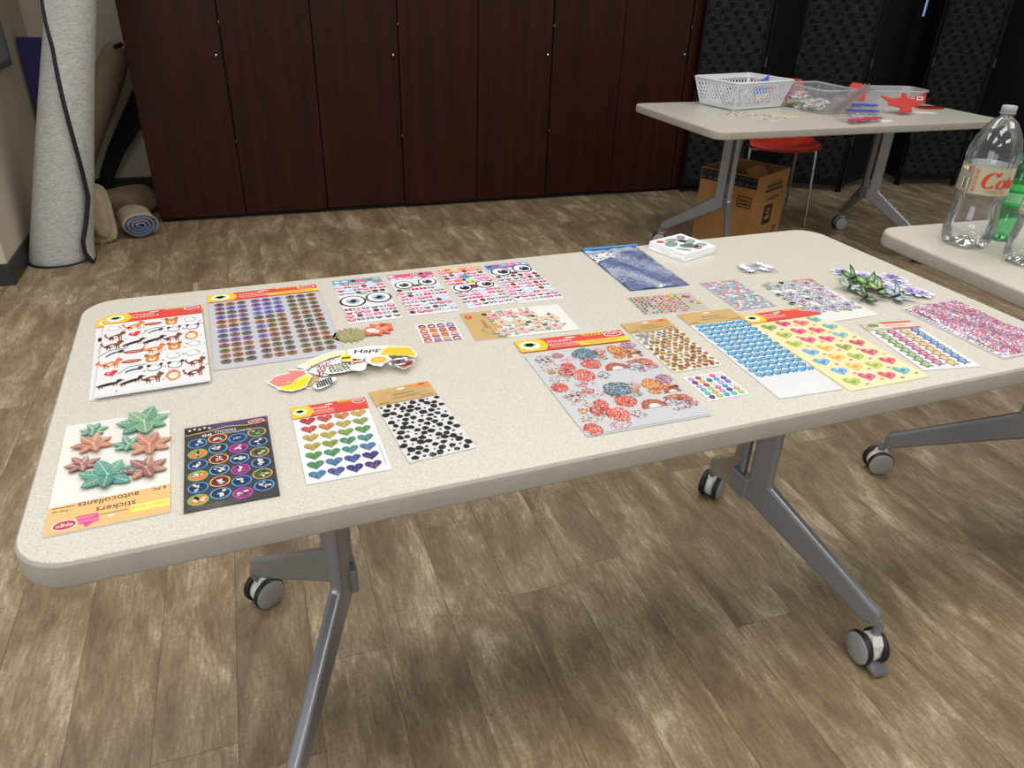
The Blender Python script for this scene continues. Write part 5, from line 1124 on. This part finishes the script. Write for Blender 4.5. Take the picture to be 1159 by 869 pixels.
def strip(p, x0, x1, y0, y1, col, L):
    n = max(1, int((x1-x0)/.004))
    for i in range(n): p.rect(x0+(x1-x0)*i/n, y0, x0+(x1-x0)*(i+1)/n, y1, col, L)
t, s, q = bottle('tall clear two litre soda bottle with a gold and red label, empty', 1.585, 1.252, .055, .305, MT['pet'], simple('grey_cap', '#9b9a96', .4), 0, 0)
def art1(p):
    strip(p, -.052, -.046, .130, .186, '#8f8c7c', 1); strip(p, -.046, -.0455, .130, .186, '#5a5848', 2)
    p.rect(-.078, .172, -.052, .184, '#c22a20', 1); p.rect(-.066, .175, -.060, .182, '#f0e8e0', 2); p.rect(-.076, .175, -.070, .182, '#f0e8e0', 2)
    strip(p, -.085, -.046, .128, .171, '#8e8a78', 1); p.rect(-.064, .134, -.050, .160, '#f2f2ee', 2)
    for k in range(11): p.rect(-.062, .1365+k*.002, -.055, .1373+k*.002+(.0006 if k % 3 == 0 else 0), '#2a2a2a', 3)
    p.text('RECYCLE ME', -.036, .157, .0072, '#c23a2a', 2, pi/2, wid=.048); p.text('PLEASE', -.045, .150, .003, '#8a3a2a', 3, pi/2, wid=.014)
    # bold serif-like C and o, then ke round the side
    def ring(cx, cy, rx, ry, w0, w1, a_0, a_1, sh=.25):
        n = 40
        for i in range(n):
            ua, ub = a_0+(a_1-a_0)*i/n, a_0+(a_1-a_0)*(i+1)/n
            def P(u, k): th = (w0+(w1-w0)*abs(cos(u)))*.5*k; return (cx+(rx+th)*cos(u)+sh*(ry+th*.6)*sin(u), cy+(ry+th*.6)*sin(u))
            p.poly([P(ua, -1), P(ub, -1), P(ub, 1), P(ua, 1)], '#cf3020', 3)
    ring(-.005, .160, .0125, .0165, .003, .0095, .75, 5.55); p.poly([(.0045, .1665), (.0085, .1700), (.0135, .1785), (.0105, .1795), (.0060, .1720)], '#cf3020', 3)
    ring(.018, .153, .0075, .0095, .002, .0065, 0, 2*pi); p.text('ke', .043, .157, .026, '#cf3020', 3, wid=.026, bold=.03, shear=.2)
    p.text('CAFFEINE', .002, .1365, .0040, '#c8402e', 2, wid=.022); p.text('FREE', .026, .1365, .0040, '#c8402e', 2, wid=.010)
label_part(t, .0536, .127, .187, '#aca586', art1, rad(-33))
t, s, q = bottle('small green soda bottle with bright green label and dark green cap', 1.712, 1.262, .0355, .218, MT['petg'], simple('green_cap', '#1f7a48', .35), 0, 0, neck=.012)
def art2(p):
    strip(p, -.06, .07, .118, .122, '#1f8a3e', 1); fine(p, -.030, .04, .095, .117, '#bfe8c4', 6); strip(p, -.06, .07, .086, .088, '#1f8a3e', 1)
label_part(t, .0348, .086, .137, '#3fbf5f', art2, rad(-30))
t, s, q = bottle('clear soda bottle with a barcode label, cut off by the right photo edge', 1.605, 1.112, .043, .262, MT['pet'], simple('white_cap', '#d5d3cf', .4), 0, 0, neck=.0125)
def art3(p):
    p.rect(-.052, .118, -.038, .148, '#f0f0ec', 1)
    for k in range(12): p.rect(-.050, .120+k*.0022, -.042, .1212+k*.0022, '#2a2a2a', 2)
    strip(p, -.036, .05, .112, .155, '#9a8a74', 1)
label_part(t, .0420, .110, .158, '#a9a294', art3, rad(-46))

# ------------------------------------------------------------------ things on the far table
def tub(name, mb_parent, bw, bd, tw, td, h, mat, wall=.0022, perf=None, rr=.02, lip=.008):
    pass
def ring_pts(w, d, r, n=5): return rrect(w, d, r, n)
def bin_mesh(bw, bd, tw, td, h, r=.025, lip=.008, open_=True):
    mb = MB(); rows = [(bw, bd, 0.0), (bw+(tw-bw)*.03, bd+(td-bd)*.03, .004), (tw, td, h), (tw+2*lip, td+2*lip, h+.001), (tw+2*lip, td+2*lip, h-.006)]; n = None; vs = []
    for w, d, z in rows: P = rrect(w, d, r, 6); n = len(P); vs += [(x, y, z) for x, y in P]
    mb.add(vs, [(j*n+i, j*n+(i+1) % n, (j+1)*n+(i+1) % n, (j+1)*n+i) for j in range(len(rows)-1) for i in range(n)], smooth=False); mb.add(vs, [list(range(n-1, -1, -1))]); return mb
# basket with diamond openings
t = thing('plastic_basket', 'white perforated plastic basket at the left of the far table', 'basket', (2.352, 3.306, FTH+.0045), rad(13))
bw, bd, tw, td, h = .325, .225, .385, .285, .122; mb = MB()
def bpt(side, u, v):   # u along the side 0..1, v height 0..1
    w = bw+(tw-bw)*v; d = bd+(td-bd)*v; z = h*v
    return [(-w/2+w*u, -d/2, z), (w/2, -d/2+d*u, z), (w/2-w*u, d/2, z), (-w/2, d/2-d*u, z)][side]
for side in range(4):
    N = 17 if side % 2 == 0 else 12
    def P(u, v): return bpt(side, u, v)
    def strap(u0, v0, u1, v1, hw):
        a, b = Vector(P(u0, v0)), Vector(P(u1, v1)); mb.tube([a, b], hw, 5)
    # lattice of crossing straps between solid bands
    for k in range(-3, N+1):
        for s in (1, -1):
            u0 = k/N if s > 0 else (k+3)/N; u1 = (k+3)/N if s > 0 else k/N; v0, v1 = .12, .88
            a, b = (u0, v0), (u1, v1)
            def clip(a, b):
                (ua, va), (ub, vb) = a, b; lo, hi = .03, .97
                if max(ua, ub) < lo or min(ua, ub) > hi: return None
                def at_(u): return va+(vb-va)*(u-ua)/(ub-ua)
                if ua < lo: va, ua = at_(lo), lo
                if ua > hi: va, ua = at_(hi), hi
                if ub < lo: vb, ub = (a[1]+(b[1]-a[1])*(lo-a[0])/(b[0]-a[0])), lo
                if ub > hi: vb, ub = (a[1]+(b[1]-a[1])*(hi-a[0])/(b[0]-a[0])), hi
                return (ua, va), (ub, vb)
            c = clip(a, b)
            if c: strap(*c[0], *c[1], .0026)
    for v0, v1 in ((0, .13), (.86, 1.0)):
        q = [P(0, v0), P(1, v0), P(1, v1), P(0, v1)]; nn = (Vector(q[1])-Vector(q[0])).cross(Vector(q[3])-Vector(q[0])).normalized()*.0018
        vv = [Vector(a)+nn for a in q]+[Vector(a)-nn for a in q]; mb.add(vv, [(0, 1, 2, 3), (7, 6, 5, 4), (0, 4, 5, 1), (1, 5, 6, 2), (2, 6, 7, 3), (3, 7, 4, 0)])
    for u in (.0, 1.0): mb.tube([P(u*.97+.015, 0), P(u*.97+.015, 1)], .004, 6)
mb.prism(rrect(bw, bd, .01, 3), 0, .003)
mb.tube([(x, y, h) for x, y in rrect(tw+.004, td+.004, .012, 4)], .0052, 8, closed=True)
mb.build('basket_body', simple('basket_plastic', '#dcdfe2', .35), t)
zb = FTH+.0045
def crumple(name, label, cat, loc, sz, col, seed, mat='pr', rz=0, amp=.3, group=None, vary=None):
    R = random.Random(seed); bm = bmesh.new(); bmesh.ops.create_icosphere(bm, subdivisions=3, radius=1)
    for v in bm.verts:
        k = 1+R.uniform(-amp, amp)*.5+amp*.5*sin(5*v.co.x+seed)*cos(4*v.co.y+seed); v.co = Vector((v.co.x*sz[0], v.co.y*sz[1], v.co.z*sz[2]))*k
    zm = min(v.co.z for v in bm.verts)
    for v in bm.verts: v.co.z -= zm
    mb = MB(); mb.v = [tuple(v.co) for v in bm.verts]
    for f in bm.faces: mb.f.append([v.index for v in f.verts]); mb.m.append(0); mb.sm.append(False); mb.c.append(R.choice(vary) if vary else col)
    bm.free(); o = mb.build(name, MT[mat], None, loc, (0, 0, rz)); return tag(o, label, cat, group)
def zigcut(name, label, cat, pts, loc, rot, col, th=.0018, mat='pr'):
    mb = MB().prism(pts, 0, th, 0, col); o = mb.build(name, MT[mat], None, loc, rot); return tag(o, label, cat)
# contents of the basket
zigcut('foam_shape', 'blue foam shape sticking up out of the white basket', 'foam shape', [(-.045, 0), (.045, 0), (.052, .118), (.040, .106), (.006, .092), (-.02, .080), (-.040, .06)], (2.470, 3.32, zb+.020), (rad(84), 0, rad(12)), '#3a6fd0', .004)
crumple('craft_bag', 'bag of orange, red and white craft bits in the white basket', 'bag', (2.44, 3.25, zb), (.045, .030, .028), '#e8e0d8', 5, vary=['#d8a08a', '#e8e4e0', '#c86a5a', '#e8c89a', '#e6e6ea', '#9aa8b8'])
crumple('craft_bag', 'bag of pale blue and green craft bits in the white basket', 'bag', (2.34, 3.26, zb), (.050, .032, .030), '#e8e0d8', 6, vary=['#e6e6ea', '#c8d0d8', '#a8b8c8', '#e0dcc8', '#b8c8b0'])
crumple('craft_bag', 'bag of silver grey craft bits in the left end of the white basket', 'bag', (2.27, 3.29, zb), (.035, .040, .026), '#e8e0d8', 7, vary=['#c8c8cc', '#9a9aa0', '#e2e2e6', '#d8d0c8'])
# clear bin
t = thing('plastic_bin', 'clear rectangular plastic bin in the middle of the far table', 'bin', (2.680, 3.140, FTH+.0004), rad(0))
bin_mesh(.175, .275, .195, .305, .108, .02).build('bin_body', MT['bin'], t)
MB().tube([(x, y, .108) for x, y in rrect(.203, .313, .022, 5)], .0032, 8, closed=True).build('rim', MT['frost'], t)
CONF = ['#e8d86a', '#d8507a', '#f0eef0', '#5a8ac8', '#c85a4a', '#8ab86a', '#e8e4da', '#c8a8c0', '#e0c8b0', '#b8c8d0']
crumple('craft_bag', 'bag of yellow and pink pompoms at the back of the clear bin', 'bag', (2.635, 3.22, FTH+.006), (.062, .055, .034), '#fff', 8, vary=CONF)
crumple('craft_bag', 'bag of mixed coloured bits at the front of the clear bin', 'bag', (2.64, 3.095, FTH+.006), (.060, .050, .026), '#fff', 9, vary=CONF[2:]+['#b0a8a0', '#cfc8c4'])
for k, (dx, c) in enumerate(((0, '#c9bfb6'), (.018, '#b5a79a'))):
    o = MB().box((-.095, -.0015, -.016), (.095, .0015, .016), 0, c).build('clear_packet', MT['packet'], None, (2.69+dx, 2.945-.006*k, FTH+.076), (0, rad(-38), rad(-8))); tag(o, ['clear packet leaning on the front of the clear bin, behind its twin', 'greyish packet leaning on the front of the clear bin, nearest the viewer'][k], 'packet')
# oval tub with printed label
t = thing('plastic_tub', 'low clear plastic tub with a red printed label, at the right of the far table', 'tub', (3.235, 3.235, FTH+.0004), rad(-11))
bin_mesh(.255, .150, .290, .180, .078, .05).build('tub_body', MT['frost'], t)
p = PR(.001); p.rect(-.045, 0, .045, .050, '#c8453c', 0); p.rect(-.005, .014, .030, .034, '#ecdcd8', 1); p.text('50', .012, .024, .010, '#b83a34', 2, wid=.014) if False else p.rect(.003, .020, .022, .028, '#c8453c', 2)
for k in range(4): p.rect(-.038+.012*k, .038, -.030+.012*k, .046, '#f0e6e2', 1); p.rect(-.040, .006+k*.008, -.016, .010+k*.008, '#e8c8c4', 1)
place(p, Matrix.Translation((.085, -.0905, .018)) @ Matrix.Rotation(rad(78), 4, 'X')).build('tub_label', MT['pr'], t)
o = MB().prism(rrect(.14, .08, .03, 5), 0, .006, 0, '#a8302c').build('tub_lid', MT['gem'], None, (3.345, 3.085, FTH+.0004), (0, 0, rad(-10))); tag(o, 'small dark red plastic lid lying in front of the clear tub', 'lid')
# red chair-back coloured paper is the chair itself; foam shapes
zigcut('foam_shape', 'red foam creature shape lying in front of the clear tub', 'foam shape', [(x*.72, y*.72) for x, y in [(-.10, -.02), (-.085, .01), (-.12, .075), (-.04, .045), (.02, .055), (.055, .11), (.075, .10), (.075, .045), (.12, .03), (.13, -.02), (.06, -.035), (.05, -.085), (-.06, -.10), (-.02, -.045)][::-1]], (3.035, 2.975, FTH+.046), (rad(30), 0, rad(-12)), '#c23a32', .004)
zigcut('foam_shape', 'small red foam shape standing on the blue zip bags', 'foam shape', [(-.05, -.03), (-.055, .02), (-.02, .055), (.03, .05), (.05, .02), (.045, -.03)][::-1], (2.925, 3.16, FTH+.066), (rad(62), 0, rad(-10)), '#cf4038', .004)
def zipbag(label, c, rz, w, h, zipc, cont, zt=.0):
    t = thing('zip_bag', label, 'bag', (c[0], c[1], FTH+.0006+zt), rz, 'clear zip bags of craft bits'); mb = MB(); nx, ny = 14, 14; vs = []; RR = random.Random(int(c[0]*1000))
    for j in range(ny+1):
        for i in range(nx+1):
            x, y = (i/nx-.5)*w, (j/ny-.5)*h; e = min(i, nx-i, j, ny-j); vs.append((x, y, .001 if e == 0 else .010+.005*sin(50*x)*cos(40*y)+RR.uniform(-.002, .002)))
    mb.add(vs, [(j*(nx+1)+i, j*(nx+1)+i+1, (j+1)*(nx+1)+i+1, (j+1)*(nx+1)+i) for j in range(ny) for i in range(nx)], smooth=True); mb.build('bag_film', MT['bag'], t)
    z = MB().box((-w/2, h/2-.042, .013), (w/2, h/2-.006, .019), 0, zipc); z.build('zip_strip', MT['pr'], t)
    q = MB()
    for k in range(42):
        x, y = RR.uniform(-.4, .4)*w, RR.uniform(-.42, .25)*h; q.prism(blobp(RR, x, y, .009, .006, 7, .3), .0015+.0001*k, .0035+.0001*k, 0, RR.choice(cont))
    tag(q.build('craft_bits', MT['pr'], t), kind='stuff'); return t
zipbag('clear zip bag with a red zip lying nearest the front of the far table', (2.650, 2.822), rad(-168), .20, .13, '#c8405a', ['#d8d8de', '#8a9ab8', '#c85a6a', '#e8e8ee', '#7a8aa0'])
zipbag('clear zip bag with a blue zip left of the red foam creature', (2.800, 2.945), rad(-28), .15, .14, '#3f5fb8', ['#c8d0dc', '#9aaac8', '#e6e6ea', '#a8b8a8'])
zipbag('clear zip bag with a violet blue zip tucked under the foam shapes', (2.91, 3.09), rad(-22), .19, .15, '#5a5ac0', ['#e0a8a0', '#d8d8e0', '#b8a0c8', '#e8e8ee'], .002)
zigcut('paper_shape', 'white paper shape in front of the red foam creature', 'paper shape', [(-.11, .01), (-.02, .03), (.05, .025), (.09, -.01), (.0, -.02)][::-1], (3.17, 2.97, FTH+.0004), (0, 0, rad(-8)), '#f2f1ee')
zigcut('paper_shape', 'small white paper scrap beside the zip bags', 'paper shape', [(-.05, -.01), (-.02, .02), (.03, .018), (.05, -.008), (.0, -.02)][::-1], (2.80, 2.80, FTH+.0004), (0, 0, rad(12)), '#ecebe6')
zigcut('wood_shape', 'pale yellow wooden cut-out lying in front of the clear bin', 'wooden shape', [(-.062, .012), (-.055, -.006), (-.01, -.016), (.062, -.012), (.066, .002), (.02, .004), (.0, .018), (-.03, .020)], (2.372, 2.985, FTH+.0004), (0, 0, rad(-28)), '#d8cda0', .005)
t = thing('craft_packet', 'flat clear packet of grey beads in front of the white basket', 'packet', (2.225, 3.01, FTH+.0004), rad(33))
MB().box((-.075, -.145, 0), (.075, .145, .0008), 0, '#c4c0b8').build('backing_film', MT['pr'], t); RR = random.Random(51); q = MB()
for k in range(190): x, y = RR.uniform(-.066, .066), RR.uniform(-.135, .135); q.lathe([(.0050, 0), (.004, .0022), (0, .003)], 7, 0, Matrix.Translation((x, y, .0009)), col=RR.choice(['#8a8a88', '#a8a49c', '#c8c4ba', '#6f7472', '#b8aca0', '#d8d4cc', '#c09a8a']))
tag(q.build('grey_beads', MT['gem'], t), kind='stuff')

# ------------------------------------------------------------------ light: ceiling panels and soft room light
w = bpy.data.worlds.new('room'); SC.world = w; w.use_nodes = True; bg = w.node_tree.nodes['Background']; bg.inputs['Color'].default_value = (.92, .95, 1.0, 1); bg.inputs['Strength'].default_value = .72
def lamp(x, y, e, sx=1.2, sy=.6, col=(1, .955, .89), z=2.7):
    l = bpy.data.lights.new('ceiling_panel', 'AREA'); l.shape = 'RECTANGLE'; l.size = sx; l.size_y = sy; l.energy = e; l.color = col
    o = bpy.data.objects.new('ceiling_panel', l); COL.objects.link(o); o.location = (x, y, z); return o
for x, y, e in LAMPS: lamp(x, y, e)
wl = lamp(-3.0, -1.2, 60, 2.2, 1.5, (.78, .88, 1.0), 1.45); wl.name = 'window_daylight'; wl.rotation_euler = (rad(90), 0, rad(-68))

cam = bpy.data.cameras.new('camera'); co = bpy.data.objects.new('camera', cam); COL.objects.link(co)
cam.sensor_fit = 'HORIZONTAL'; cam.sensor_width = 36; cam.lens = 833.56/1159*36; cam.clip_start = .03; cam.clip_end = 60
r_, d_, f_ = Vector((0.9457192, -0.3235779, 0.0302082)), Vector((-0.1335568, -0.4717135, -0.8715784)), Vector((0.2962731, 0.8202339, -0.4893246))
m = Matrix((r_, -d_, -f_)).transposed().to_4x4(); m.translation = (0, 0, 1.276); co.matrix_world = m
SC.camera = co
SC.view_settings.view_transform = 'Standard'; SC.view_settings.look = 'None'; SC.view_settings.exposure = EXPO; SC.view_settings.gamma = 1; SC.view_settings.use_curve_mapping = False
SC.cycles.transparent_max_bounces = 24
